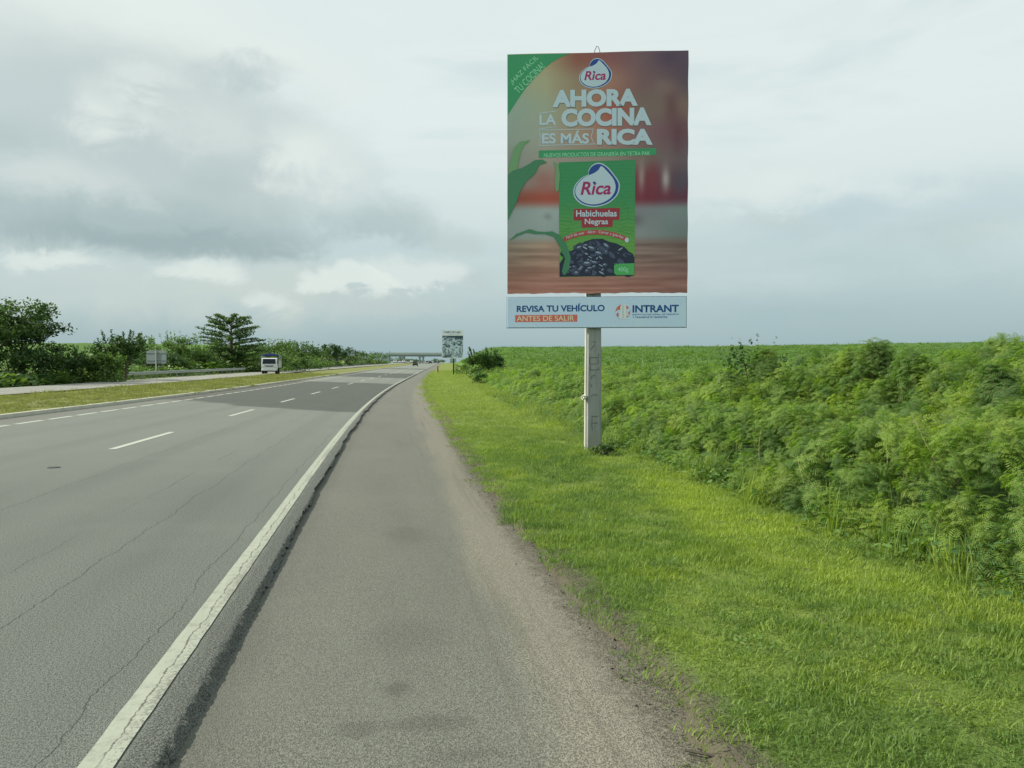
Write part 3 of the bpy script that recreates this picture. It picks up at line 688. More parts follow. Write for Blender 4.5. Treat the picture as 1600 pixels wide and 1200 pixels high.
far = [(425, 160, 9, 6.0, 'mid', 'broad tree whose top shows above the blue canopy of the truck'),
       (455, 170, 8, 5.8, 'mid', 'tree just right of the truck, level with its canopy'),
       (478, 190, 8, 6.2, 'dark', 'dark treetop second right of the truck'),
       (500, 205, 7, 5.4, 'mid', 'leafy tree right of the dark treetop near the truck'),
       (515, 215, 5, 6.2, 'dark', 'narrow dark tree standing out of the middle of the far tree row'),
       (527, 225, 5, 6.0, 'dark', 'second narrow dark tree in the middle of the far tree row'),
       (542, 245, 9, 5.6, 'dark', 'dark tree where the far tree row starts to drop towards the overpass'),
       (560, 280, 10, 5.0, 'blue', 'low bluish tree beyond the dark embankment'),
       (577, 310, 10, 5.2, 'mid', 'small tree left of the overpass, second from its end'),
       (593, 350, 12, 5.6, 'blue', 'bluish tree touching the left end of the overpass')]
for i, (px, D, w_, h_, lf, lb) in enumerate(far): tree(px, D, w_, h_, 'round', lf, lb, 'tree', 'row of far trees towards the overpass', .1, 1300, seed=40+i, lsz=.5)
mid = [(460, 135, 6, 2.6, 'mid', 'light bush on the bank right of the truck'), (432, 128, 6, 3.2, 'mid', 'bush directly behind the load bed of the truck'),
       (492, 160, 7, 3.0, 'mid', 'bush above the left end of the dark embankment')]
for i, (px, D, w_, h_, lf, lb) in enumerate(mid): tree(px, D, w_, h_, 'shrub', lf, lb, 'shrub', 'roadside shrubs on the left', .1, 1300, seed=60+i, lsz=.4)
# right side
tree(757, 92, 4.8, 3.3, 'shrub', 'mid', 'round bush with spiky shoots right of the far billboard', 'shrub', None, .1, 5200, seed=70, lsz=.28, sink=0)
tree(722, 110, 3.2, 1.6, 'shrub', 'pale', 'low light green bush at the right edge of the far billboard', 'shrub', None, .1, 900, seed=71, lsz=.25)
tree(748, 66, 1.6, 1.1, 'shrub', 'mid', 'small dark shrub at the foot of the bank below the round bush', 'shrub', None, .1, 900, seed=72, lsz=.18)
tree(1180, 15.5, 1.7, 1.75, 'shrub', 'dark', 'dark leggy shrub standing out of the thicket between the billboard and the tallest sprig', 'shrub', None, .2, 1700, seed=73, lsz=.085, sink=-.25)
tree(944, 13.4, .42, .30, 'shrub', 'dark', 'small dark bush at the right foot of the billboard pole', 'shrub', None, .1, 500, seed=74, lsz=.06)
# tall feathery shoots above the thicket
def sprig_plant(px, D, topy, n, label, seed):
    r = np.random.default_rng(seed); X, Y = from_px(px, D); z0 = ground_at(X, Y)+.3; top = CAMZ+D*(577-topy)/1200
    root = empty('feathery_shrub', (X, Y, z0), label=label, cat='shrub', group='feathery shrubs above the thicket')
    H = top-z0; mb = MB(); V = []; F = []; FM = []
    pm = [o.data for o in sprig_c.objects]
    n = n*4; Rw = H*.42
    for k in range(n):
        a = r.random()*6.283; hz = r.random() if k > 3 else .8+.066*k; q = Rw*math.sqrt(r.random())*(1.05-hz**1.5*.92)
        hh = (H-.36)*hz; b0 = Vector((math.cos(a)*q, math.sin(a)*q, hh))
        if k % 5 == 0: mb.tube([(0, 0, -.3), tuple(b0*.5+Vector((0, 0, .05))), tuple(b0)], [.014, .010, .005], 4)
        me = pm[k % 4]; M = Matrix.Translation(b0) @ Matrix.Rotation(r.normal()*.35, 4, 'X') @ Matrix.Rotation(r.random()*6.28, 4, 'Z') @ Matrix.Scale(r.uniform(.6, .95), 4)
        b = len(V); V += [tuple(M @ v.co) for v in me.vertices]; F += [[b+i for i in p.vertices] for p in me.polygons]; FM += [p.material_index for p in me.polygons]
    me = bpy.data.meshes.new('foliage'); me.from_pydata(V, [], F); me.materials.append(m_frond); me.materials.append(m_stem); me.polygons.foreach_set('material_index', FM)
    link(bpy.data.objects.new('foliage', me), parent=root); mb.build('stem', m_stem, root)
sprig_plant(1368, 12.5, 526, 26, 'tallest feathery shrub, its tip above the field horizon right of the billboard', 1)
sprig_plant(1330, 13.5, 533, 14, 'feathery shrub just left of the tallest one', 2)
sprig_plant(1198, 15.0, 537, 16, 'feathery shrub touching the horizon above the dark leggy shrub', 3)
sprig_plant(1425, 11.5, 541, 12, 'feathery shrub with bare arching twigs right of the tallest one', 4)
sprig_plant(1560, 9.0, 556, 16, 'feathery shrub nearest the right edge of the photo', 5)
# undergrowth along the left side
scrub_c = proto_coll('scrub_clump', [leafy_clump('scrub_clump', 80+i, TL[k], 60, .38, .9, 1.0) for i, k in enumerate(('dark', 'mid', 'mid', 'pale'))])
U1, S1 = fill(-40, -27.6, 30, 110, 1.6); U2, S2 = fill(-46, -28.5, 110, 420, .55)
P_ = np.stack([np.r_[U1, U2]+fs(np.r_[S1, S2]), np.r_[S1, S2], Z(np.r_[U1, U2], np.r_[S1, S2])-.05], 1); n = len(P_)
q = np.r_[rng.uniform(.7, 1.3, len(U1)), rng.uniform(1.2, 2.4, len(U2))]
rail_zone = (P_[:, 1] > 70) & (P_[:, 1] < 128) & (np.r_[U1, U2] > -29.5)
q[rail_zone] *= .35
scatter('roadside_undergrowth', scrub_c, P_, np.stack([rng.normal(0, .2, n), rng.normal(0, .2, n), rng.random(n)*6.28], 1), np.stack([q, q, q*rng.uniform(.6, 1.2, n)], 1), rng.integers(0, 4, n), label='tangled undergrowth between the left trees and the opposite carriageway')
# dark mowed bank beyond the opposite road
m_bank = plain('dark_bank_vegetation', (.045, .065, .035), .95, var=.5, scale=.6)
bs = steps((150, 420, 5)); 
sheet('embankment', [-26.4, -28, -31, -34, -38], bs, lambda U, Sg: Z(U, Sg)+2.2*sstep(-U, 26.3, 31)*sstep(Sg, 148, 200)*sstep(Sg, 425, 330)*(1-.6*sstep(-U, 33, 38))+.05, m_bank, kind='structure', label='dark grassy embankment beside the opposite carriageway')

# ------------------------------------------------------------------ guardrail
m_galv = plain('galvanised_steel', (.34, .37, .36), .45, metal=.5, var=.2, scale=1.5)
m_post = plain('grey_post_steel', (.20, .21, .20), .6, metal=.3)
x0, y0, z0 = W(-27.1, 78); gr = empty('guardrail', (x0, y0, z0), label='grey steel guardrail on posts beside the opposite carriageway', cat='guardrail')
prof = [(0, -.16), (.04, -.12), (.04, -.05), (0, -.01), (0, .01), (.04, .05), (.04, .12), (0, .16)]
for k in range(11):
    s0, s1 = 78+4*k, 82+4*k+.1; mb = MB(); vs = []
    for s_ in (s0, s1):
        p = Vector(W(-27.1, s_, .62))-Vector((x0, y0, z0))
        vs += [tuple(p+Vector((a+.0+(.004 if k % 2 else 0), 0, b_))) for a, b_ in prof]
    mb.add(vs, [[i, i+1, 8+i+1, 8+i] for i in range(7)]); mb.build('rail', m_galv, gr)
pm = None
for k in range(22):
    p = Vector(W(-27.22, 78.4+2*k))-Vector((x0, y0, z0))
    if pm is None: mb = MB(); mb.box(-.06, .06, -.05, .05, -.2, .72); o = mb.build('post', m_post, gr); pm = o.data
    else: o = bpy.data.objects.new('post', pm); link(o, parent=gr)
    o.location = p
# ------------------------------------------------------------------ back of a road sign
m_alu = plain('dull_grey_sign_back', (.25, .30, .31), .55, metal=.2, var=.1)
X, Y = from_px(244.5, 88); zz = CAMZ+88*(577-568)/1200
sg = empty('road_sign', (X, Y, ground_at(X, Y)), R(-22), label='grey back of a rectangular road sign on one post before the shrubs', cat='road sign')
hgt = zz-ground_at(X, Y)
mb = MB(); mb.box(-1.3, 1.3, 0, .03, hgt, hgt+1.5); mb.build('sign_panel', m_alu, sg)
mb = MB(); mb.box(-.06, .06, -.1, -.005, -.2, hgt+1.5); mb.build('post', plain('pale_post', (.4, .42, .38), .6), sg)
for h_ in (.3, 1.15): mb = MB(); mb.box(-1.25, 1.25, -.03, -.004, hgt+h_, hgt+h_+.05); mb.build('bracket', m_post, sg)

# ------------------------------------------------------------------ lettering and flat print
def text_mesh(txt, bold=0.0, shear=0.0, spacing=1.0):
    cu = bpy.data.curves.new('lettering', 'FONT'); cu.body = txt; cu.size = 1; cu.offset = bold; cu.shear = shear; cu.space_character = spacing; cu.resolution_u = 4
    o = bpy.data.objects.new('lettering', cu); COL.objects.link(o); bpy.context.view_layer.update()
    me = bpy.data.meshes.new_from_object(o.evaluated_get(bpy.context.evaluated_depsgraph_get())); bpy.data.objects.remove(o); bpy.data.curves.remove(cu); return me
class Board:
    """a panel addressed in photograph pixels; front faces local -Y"""
    def __init__(s, x0, x1, yl0, yl1, yr0, yr1, Wd, Hd): s.a = (x0, x1, yl0, yl1, yr0, yr1); s.W, s.H = Wd, Hd
    def __call__(s, px, py):
        x0, x1, a, b, c, d_ = s.a; t = (px-x0)/(x1-x0); t0 = a+(c-a)*t; t1 = b+(d_-b)*t
        return ((t-.5)*s.W, s.H*(1-(py-t0)/(t1-t0)))
def tinted(name, rgb, k=.52, var=.05): return plain(name, tuple(min(.9, v/k) for v in lin(*rgb)), .45, var=var, scale=2.0, spec=.35)
def put_text(bd, txt, box, mat, parent, layer, bold=.0, shear=0, rot=0, arc=0.0, tilt=0.0, name='lettering', spacing=1.0):
    me = text_mesh(txt, bold, shear, spacing); n = len(me.vertices); co = np.zeros(n*3, np.float32); me.vertices.foreach_get('co', co); co = co.reshape(-1, 3)
    lo, hi = co.min(0), co.max(0); x0, y0, x1, y1 = box; t = (co-lo)/(hi-lo+1e-9)
    px = x0+(x1-x0)*t[:, 0]; py = y1-(y1-y0)*t[:, 1]; cx, cy = (x0+x1)/2, (y0+y1)/2
    py = py+arc*((px-cx)/((x1-x0)/2))**2+tilt*(px-cx)
    if rot: a = R(rot); dx_, dy_ = px-cx, py-cy; px, py = cx+dx_*math.cos(a)+dy_*math.sin(a), cy-dx_*math.sin(a)+dy_*math.cos(a)
    X_, Z_ = bd(px, py); out = np.stack([X_, np.full(n, -.0009*layer-.002), Z_], 1).astype(np.float32); me.vertices.foreach_set('co', out.reshape(-1)); me.update()
    me.materials.clear(); me.materials.append(mat); me.name = name
    return link(bpy.data.objects.new(name, me), parent=parent)
def smooth_loop(pts, k=6):
    P = np.array(pts, float); n = len(P); o = []
    for i in range(n):
        p0, p1, p2, p3 = P[(i-1) % n], P[i], P[(i+1) % n], P[(i+2) % n]
        for t in np.arange(k)/k: o.append(.5*((2*p1)+(-p0+p2)*t+(2*p0-5*p1+4*p2-p3)*t*t+(-p0+3*p1-3*p2+p3)*t**3))
    return o
from mathutils.geometry import tessellate_polygon
def put_polys(bd, polys, mats, parent, layer, name='print_shape', fmi=None):
    V = []; F = []; FM = []
    for j, pl in enumerate(polys):
        b = len(V); pts = [bd(p[0], p[1]) for p in pl]; lay = layer+(3.0*j/max(1, len(polys)) if fmi else 0)
        V += [(x, -.0009*lay-.002, z) for x, z in pts]
        for tri in tessellate_polygon([[Vector((x, z, 0)) for x, z in pts]]): F.append([b+i for i in tri]); FM.append(fmi[j] if fmi else 0)
    me = bpy.data.meshes.new(name); me.from_pydata(V, [], F)
    for m in (mats if isinstance(mats, list) else [mats]): me.materials.append(m)
    me.polygons.foreach_set('material_index', FM); return link(bpy.data.objects.new(name, me), parent=parent, kind='stuff' if len(polys) > 2 else None)
def rect(x0, y0, x1, y1, tilt=0): return [(x0, y0-tilt*0), (x1, y0+tilt), (x1, y1+tilt), (x0, y1)]
def ell(cx, cy, a, b, rot=0, n=14):
    return [(cx+a*math.cos(t)*math.cos(rot)-b*math.sin(t)*math.sin(rot), cy+a*math.cos(t)*math.sin(rot)+b*math.sin(t)*math.cos(rot)) for t in np.linspace(0, 2*math.pi, n, endpoint=False)]

# ------------------------------------------------------------------ the billboard
m_conc, g = material('weathered_concrete_pole'); P = g.obj(); px_, py_, pz_ = g.sep(P)
c = g.mix(g.noise(P, 3.0, 5, .65), (.24, .26, .25), (.38, .40, .38)); c = g.mix(g.noise(g.vec(px_*12, py_*12, pz_*.7), 1.0, 4).ss(.5, .7)*.5, c, (.16, .175, .17))
c = g.mix(pz_.ss(.5, 0.0)*.35, c, (.20, .20, .13)); g.out(c, .85, g.bump(g.noise(P, 30, 4), .5, .01))
Dp = 14.3; X, Y = from_px(928, Dp); gz = ground_at(X, Y)
bb = empty('billboard', (X, Y, gz), R(-YAW-3.3), label='tall advertising billboard with a green bean carton on a concrete pole beside the verge', cat='billboard')
mb = MB()
def zp(y, D=Dp): return CAMZ+D*(577-y)/1200-gz
def ring(wd, dp, z, x=0): b = .025; return [(x-wd/2+b, -dp/2, z), (x+wd/2-b, -dp/2, z), (x+wd/2, -dp/2+b, z), (x+wd/2, dp/2-b, z), (x+wd/2-b, dp/2, z), (x-wd/2+b, dp/2, z), (x-wd/2, dp/2-b, z), (x-wd/2, -dp/2+b, z)]
rings = [ring(.285, .26, -.3), ring(.28, .26, .02), ring(.27, .25, 1.0), ring(.255, .24, 2.0), ring(.24, .22, 3.2), ring(.21, .2, zp(100))]
mb.add(sum(rings, []), [[i*8+j, i*8+(j+1) % 8, i*8+8+(j+1) % 8, i*8+8+j] for i in range(5) for j in range(8)]+[list(range(40, 48))])
pole = mb.build('pole', m_conc, bb)
# pale sunlit conduit strapped to the left side of the pole
m_cond = plain('pale_grey_conduit', (.62, .61, .53), .7, var=.15, scale=2)
mb = MB(); mb.tube([(-.160, -.04, -.1), (-.156, -.04, 1.0), (-.146, -.04, 2.2), (-.128, -.04, zp(104))], .022, 8); cond = mb.build('conduit', m_cond, bb)
m_dkm = plain('dark_metal', (.05, .055, .06), .5, metal=.4)
mb = MB(); zc = zp(620); mb.box(-.2, -.14, -.135, .135, zc-.035, zc+.035, bev=.008); mb.tube([(-.20, -.13, zc+.03), (-.24, -.1, zc-.01), (-.21, -.13, zc-.05)], .012, 5); mb.build('strap_clamp', m_cond, cond)
# marks scratched into the pole
mk = MB(); ym = -.142
def mark(pts, wd=.006):
    for (a, b) in zip(pts[:-1], pts[1:]):
        p, q = [(((t[0]-665)/1378*310/1200*Dp), zp(450+t[1]*270/1200)) for t in (a, b)]; d_ = Vector((q[0]-p[0], 0, q[1]-p[1])); n_ = Vector((-d_.z, 0, d_.x)).normalized()*wd
        yy = lambda z: -(.13-.005*z)-.0035
        mk.add([(p[0]-n_.x, yy(p[1]), p[1]-n_.z), (p[0]+n_.x, yy(p[1]), p[1]+n_.z), (q[0]+n_.x, yy(q[1]), q[1]+n_.z), (q[0]-n_.x, yy(q[1]), q[1]-n_.z)], [[0, 1, 2, 3]])
for pts in ([(655, 372), (672, 380)], [(640, 430), (665, 400), (662, 395)], [(635, 482), (692, 485), (695, 455)], [(635, 482), (635, 530), (690, 527), (690, 490)], [(640, 545), (636, 570), (695, 568), (692, 548)],
            [(645, 632), (648, 612), (668, 606), (672, 612)], [(640, 665), (650, 690)], [(642, 752), (660, 738), (690, 744)], [(648, 888), (692, 888)], [(650, 885), (650, 935)], [(645, 936), (690, 934)], [(648, 936), (652, 985)]): mark(pts)
mk.build('scratched_marks', plain('dark_scratches', (.13, .14, .14), .9), pole, kind='stuff')

Dn = 14.12; PW, PH = 279/1200*Dn*1.002, 4.385; pz = CAMZ+Dn*(577-458.2)/1200-gz
off = (931.5-928)/1200*Dp
panel_root = MB()
BD = Board(792, 1071, 88, 459, 82, 457, PW, PH)
cols = [800, 850, 900, 950, 1000, 1062]; rows = [90, 130, 170, 210, 250, 284, 310, 330, 366, 384, 455]
CG = np.array([[(120,125,90),(152,136,100),(132,72,60),(126,70,74),(105,74,84),(84,60,84)],
 [(134,146,122),(152,146,116),(136,112,90),(152,102,86),(110,76,80),(80,60,76)],
 [(130,146,136),(140,146,126),(142,126,104),(152,78,62),(110,90,86),(112,86,80)],
 [(130,142,132),(140,142,130),(150,124,104),(152,98,88),(120,84,90),(98,62,74)],
 [(120,126,122),(142,132,122),(136,122,116),(130,116,106),(112,90,86),(96,76,86)],
 [(120,116,110),(138,104,98),(140,112,106),(122,66,64),(112,38,54),(78,62,76)],
 [(128,62,50),(156,62,48),(150,62,52),(130,48,50),(112,34,50),(92,38,60)],
 [(122,134,136),(138,148,150),(130,142,146),(120,122,126),(112,112,120),(106,118,122)],
 [(124,134,134),(130,142,142),(126,138,140),(120,120,120),(118,122,126),(98,108,112)],
 [(122,104,90),(150,116,100),(144,112,98),(134,100,94),(120,96,92),(106,82,78)],
 [(140,88,76),(152,96,84),(150,94,82),(146,92,82),(140,88,80),(128,82,76)]], float)
NX, NY = 120, 160
gx = np.linspace(792, 1071, NX); gy = np.linspace(85, 458, NY); img = np.zeros((NY, NX, 3))
tmp = np.stack([[np.interp(gx, cols, CG[r_, :, k]) for r_ in range(len(rows))] for k in range(3)], -1)    # rows,NX,3
def smi(y, ys):      # smooth row interpolation
    i = int(np.clip(np.searchsorted(ys, y)-1, 0, len(ys)-2)); t = np.clip((y-ys[i])/(ys[i+1]-ys[i]), 0, 1); return i, t*t*(3-2*t)
for j, y in enumerate(gy):
    i, t = smi(y, rows); img[j] = tmp[i]*(1-t)+tmp[i+1]*t
GX, GY = np.meshgrid(gx, gy)
for (cx, cy, sx, sy, col, k) in ((1037, 282, 6, 18, (165,158,158), .8), (1000, 278, 5, 22, (150,140,135), .7), (1058, 290, 9, 16, (70,60,80), .7), (1018, 280, 8, 24, (120,45,52), .7), (990, 345, 12, 9, (85,75,80), .6), (855, 338, 6, 5, (100,100,100), .5), (848, 285, 14, 20, (150,80,74), .5),
                                 (1045, 170, 10, 34, (92,48,58), .6), (1040, 95, 20, 14, (66,48,72), .6), (1055, 215, 8, 30, (88,45,60), .5), (960, 178, 26, 20, (160,64,50), .5), (1035, 140, 22, 14, (128,100,92), .6)):
    m_ = (np.exp(-((GX-cx)/sx)**2-((GY-cy)/sy)**2)*k)[..., None]; img = img*(1-m_)+np.array(col)*m_
wood = (GY > 379); st = (fbm(GX*.012+3, GY*.28, 3)-.5)*60*sstep(GY, 378, 384); img += st[..., None]*np.array([1, .9, .85])
gm = img.mean(-1, keepdims=True); img = gm+(img-gm)*.82; img = np.clip(img, 5, 250)/255; L_ = np.where(img <= .04045, img/12.92, ((img+.055)/1.055)**2.4)/.54
U_, Vv = np.meshgrid(np.linspace(0, 1, NX), np.linspace(0, 1, NY))
xx = (U_-.5)*PW; zz_ = PH*(1-Vv)
edgew = .006*np.sin(U_*15)+.004*np.sin(U_*43+1)+.003*np.sin(U_*97); zz_ = zz_-edgew*np.clip((Vv-.97)/.03, 0, 1)+.004*np.sin(U_*11)*np.clip((.03-Vv)/.03, 0, 1)
xx = xx+.003*np.sin(Vv*37)*np.clip((U_-.985)/.015, 0, 1)
yy_ = .0006*np.sin(U_*60+Vv*9)*0
v = np.stack([xx, yy_+0*xx, zz_], -1).reshape(-1, 3); i = (np.arange(NY-1)[:, None]*NX+np.arange(NX-1)[None]).reshape(-1); f = np.stack([i, i+NX, i+NX+1, i+1], 1)
m_print, g = material('printed_canvas'); cc, _ = g.attr('print'); P = g.obj(); a_, b_, c3 = g.sep(P)
wr = g.noise(g.vec(a_*3.0, 0.0, c3*.7), 2.0, 4, .6)
g.out(cc, .5, g.bump(wr, .25, .03), spec=.35)
me = np_mesh('ad_panel', v, f, [m_print], True)
ca = me.color_attributes.new('print', 'FLOAT_COLOR', 'POINT'); ca.data.foreach_set('color', np.concatenate([np.clip(L_, 0, 1).reshape(-1, 3), np.ones((NX*NY, 1))], 1).astype(np.float32).reshape(-1))
ad = link(bpy.data.objects.new('ad_panel', me), parent=bb, label='printed canvas advertising black beans'); ad.location = (off, -.17, pz)
mb = MB(); mb.box(off-PW/2+.01, off+PW/2-.01, -.165, -.115, pz+.02, pz+PH-.02); mb.build('panel_frame', m_dkm, bb)
# metal battens joining frame to pole
for h_ in (.3, 2.1, 4.0): mb = MB(); mb.box(off-.9, off+.9, -.114, -.06, pz+h_, pz+h_+.06); mb.build('bracket', m_dkm, bb)
# wire loop on top
mb = MB(); tp = pz+PH
mb.tube([(off-.055, -.13, tp-.1), (off-.045, -.13, tp+.05), (off-.012, -.13, tp+.125), (off+.012, -.13, tp+.125), (off+.045, -.13, tp+.05), (off+.06, -.13, tp-.1)], .006, 6); mb.build('wire_loop', m_dkm, bb)

WHT = tinted('print_pale_grey_white', (152, 167, 180)); GRN = tinted('print_green', (48, 122, 84)); GRNL = tinted('print_pale_green', (120, 172, 142)); GRNM = tinted('print_carton_green', (64, 138, 80))
BLU = tinted('print_blue', (28, 58, 120)); MAG = tinted('print_magenta', (130, 36, 84)); RED = tinted('print_dark_red', (124, 42, 52)); REDB = tinted('print_red', (146, 54, 54)); NAVY = tinted('print_bean_black', (30, 36, 54))
BEANH = tinted('print_bean_sheen', (120, 132, 150)); GREY = tinted('print_bean_grey', (58, 66, 88)); LEAF = tinted('print_leaf_green', (56, 104, 78)); LEAF2 = tinted('print_leaf_light', (92, 128, 92)); TXS = tinted('print_text_shade', (96, 92, 88)); CRM = tinted('print_cream', (190, 190, 175))
# green corner
arc = [(792, 86), (891, 85)]+[(792+99*(1-t)**1.0-0+(-14)*math.sin(math.pi*t), 85+96*t**1.0-14*math.sin(math.pi*t)) for t in np.linspace(.04, 1, 14)]
put_polys(BD, [[(792.8, 88.6), (890, 86.6), (876, 92), (862, 100), (848, 111), (834, 125), (820, 141), (808, 158), (799, 172), (792.8, 182)]], GRN, ad, 1)
put_text(BD, '¡HAZ FÁCIL', (789, 106, 847, 117), GRNL, ad, 2, 0, .0, 45)
put_text(BD, 'TU COCINA!', (797, 119, 856, 130), GRNL, ad, 2, 0, 0, 45)
# drop-shaped emblem: outline in the pixels of the big one (crop 840x1200 of 140x200 px)
OUT = [(465,108),(520,140),(575,205),(622,275),(626,335),(600,400),(530,460),(440,490),(360,490),(280,462),(228,405),(222,335),(250,280),(300,232),(350,208),(352,175),(378,132),(420,108)]
INN = [(470,126),(526,178),(580,245),(600,310),(590,368),(545,428),(460,472),(370,480),(292,455),(238,402),(228,340),(254,285),(304,236),(356,209),(400,190),(440,162)]
def emblem(parent, layer, f_):
    c0 = np.array([425, 300.])
    put_polys(BD, [smooth_loop([f_(*(c0+(np.array(p)-c0)*1.055)) for p in OUT])], CRM if False else WHT, parent, layer)
    put_polys(BD, [smooth_loop([f_(*p) for p in OUT])], BLU, parent, layer+1)
    put_polys(BD, [smooth_loop([f_(*p) for p in INN])], WHT, parent, layer+2)
    x0, y0 = f_(275, 268); x1, y1 = f_(558, 392)
    put_text(BD, 'Rica', (x0, y0, x1, y1), MAG, parent, layer+3, .022, .22, tilt=-.02)
    put_polys(BD, [ell(*f_(402, 279), *(np.array(f_(414, 291))-np.array(f_(402, 279))))], BLU, parent, layer+4)
fbig = lambda x, y: (860+x/6, 240+y/6)
fsmall = lambda x, y: (929+(x-425)/6*.705, 117.5+(y-300)/6*.685)
emblem(ad, 2, fsmall)
# headline
def headline(txt, box, bold=.055, sh=True, sp=1.0, tilt=-.018):
    x0, y0, x1, y1 = box
    if sh: put_text(BD, txt, (x0+1.0, y0+.8, x1+1.2, y1+.9), TXS, ad, 1, bold, tilt=tilt, spacing=sp)
    put_text(BD, txt, box, WHT, ad, 3, bold, tilt=tilt, spacing=sp)
headline('AHORA', (862, 142, 994, 169)); headline('COCINA', (876, 171, 1015, 199)); headline('RICA', (931, 203, 1017, 228), tilt=0)
headline('LA', (842, 181, 868, 197), .03, False); headline('ES MÁS', (846, 206, 919, 226), .03, False, tilt=0)
put_polys(BD, [[(841, 178.5), (867, 175.5), (867, 176.5), (841, 179.6)], [(841, 203), (869, 199.4), (869, 200.2), (841, 204)], [(841, 204.5), (924, 203), (928, 203), (924, 204), (841, 205.5)], [(841, 228.5), (929, 226), (929, 227), (841, 229.5)], [(841, 205), (845, 216), (841, 228), (840.2, 228), (844, 216), (840.2, 205)], [(925, 204), (921.5, 215), (926, 226), (926.8, 226), (922.5, 215), (926, 204)]], WHT, ad, 2)
put_polys(BD, [[(841, 236.6), (1022, 233), (1022.6, 243.5), (841, 247.8)]], GRN, ad, 1)
put_text(BD, 'NUEVOS PRODUCTOS DE GRANERÍA EN TETRA PAK', (849, 237.6, 1013, 245.6), GRNL, ad, 2, .006, tilt=-.018)
# carton
m_cart, g = material('print_carton_green_shaded'); P = g.obj(); a_, b_, c3 = g.sep(P)
cA = tuple(v/.58 for v in lin(54, 122, 82)); cB = tuple(v/.58 for v in lin(92, 138, 66)); cD = tuple(v/.58 for v in lin(44, 106, 66))
c = g.mix(c3.ss(1.9, .7), cA, cB); wv = (c3*(95.0)+g.noise(P, 3.0, 2)*14)._m('SINE')
c = g.mix(wv.ss(.6, .95)*.35, c, cD); g.out(c, .5)
put_polys(BD, [[(872.5, 255), (990.5, 251), (989.5, 431), (873, 433)]], m_cart, ad, 2, 'carton_print')
# faint landscape lines on the carton
LN = tinted('print_line_green', (50, 108, 62)); hl = []
def stroke(pts, wd=.45):
    out = []
    for a, b in zip(pts[:-1], pts[1:]):
        d_ = np.array(b, float)-np.array(a, float); n_ = np.array([-d_[1], d_[0]]); n_ = n_/(np.linalg.norm(n_)+1e-6)*wd; a, b = np.array(a, float), np.array(b, float)
        out.append([tuple(a-n_), tuple(b-n_), tuple(b+n_), tuple(a+n_)])
    return out
for p in ([(873, 322), (880, 320), (888, 326), (892, 334)], [(873, 346), (890, 346), (893, 350)], [(966, 345), (978, 342), (989, 344)], [(970, 330), (970, 342)], [(974, 318), (970, 326), (979, 326), (974, 318)], [(979, 326), (979, 342)], [(966, 305), (974, 310), (984, 308), (989, 312)], [(962, 318), (958, 328)],
          [(875, 362), (889, 356)], [(875, 366), (892, 357)], [(875, 371), (895, 360)], [(964, 360), (988, 368)], [(966, 357), (988, 362)], [(970, 354), (988, 357)]): hl += stroke(p)
put_polys(BD, hl, LN, ad, 3, 'line_print')
emblem(ad, 4, fbig)
put_polys(BD, [[(896, 327), (967, 325.5), (966, 344), (956, 344.5), (955.5, 355), (908, 356.5), (907.5, 345), (895, 345)]], RED, ad, 4)
put_text(BD, 'Habichuelas', (899, 329, 962, 339.2), WHT, ad, 6, .022, tilt=-.005); put_text(BD, 'Negras', (912.5, 342.4, 948.5, 353.6), WHT, ad, 6, .022)
yb = lambda x: 363.5+10.5*((x-929)/47)**2
xs_ = np.linspace(880, 978, 22); put_polys(BD, [[(x, yb(x)-3.8) for x in xs_]+[(x, yb(x)+3.4) for x in xs_[::-1]]], REDB, ad, 7)
put_text(BD, 'Fácil de usar · Abrir · Cerrar y guardar', (884, 360.2, 973, 366.4), WHT, ad, 9, .004, arc=9.2)
put_polys(BD, [ell(977.5, 375.5, 3.2, 4)], WHT, ad, 8)
# heap of beans
rb = np.random.default_rng(5); polys = [[(873.5, 432.5), (873.5, 412), (880, 402), (892, 392), (903, 386), (912, 378), (924, 374), (940, 373.5), (950, 378), (962, 381), (975, 387), (984, 397), (989.5, 402), (989, 430.6)]]; mi = [0]
for k in range(95):
    x = rb.uniform(876, 987); yt = 376+abs(x-930)**1.35*.10; y = rb.uniform(yt, 428); a = rb.uniform(4.5, 7.5); b = a*rb.uniform(.42, .62); ro = rb.normal()*.6
    if x-a < 874 or x+a > 989: continue
    polys += [ell(x, y, a+.9, b+.9, ro), ell(x, y, a, b, ro), ell(x-a*.1, y-b*.35, a*.70, b*.34, ro, 8)]; mi += [0, 1 if rb.random() < .6 else 0, 2 if rb.random() < .55 else 1]
put_polys(BD, polys, [NAVY, GREY, BEANH], ad, 5, 'bean_print', mi)
put_polys(BD, [[(958, 415), (961, 412.5), (989, 411.5), (988.8, 429.5), (962, 430), (958, 427)]], GRNM, ad, 9); put_text(BD, '400g', (964, 417.5, 980, 426.5), GRNL, ad, 10, .01)
# maize leaves
lf = [[(794, 262), (799, 246), (803, 232), (812, 223), (828, 220.5), (818, 228), (813, 238), (810, 252), (807, 268), (800, 275), (794, 272)],
      [(793, 345), (793, 275), (800, 268), (814, 264), (827, 257), (834, 252), (846, 250.5), (854, 255), (842, 259), (836, 272), (822, 284), (812, 300), (806, 318), (798, 334)]]
put_polys(BD, [lf[0]], LEAF2, ad, 10); put_polys(BD, [lf[1]], LEAF, ad, 11)
put_polys(BD, [[(793.5, 378), (806, 366), (820, 361), (827, 358.5), (838, 362), (850, 363), (862, 362), (874, 368), (884, 382), (891, 402), (888, 422), (881, 431), (877, 425), (882, 405), (876, 388), (864, 370), (850, 366), (836, 366), (822, 363.5), (808, 369)]], LEAF, ad, 12)
put_polys(BD, [[(864, 254), (872, 258), (874, 275), (872, 298), (868, 302), (866, 282), (868, 268)]], LEAF2, ad, 12)
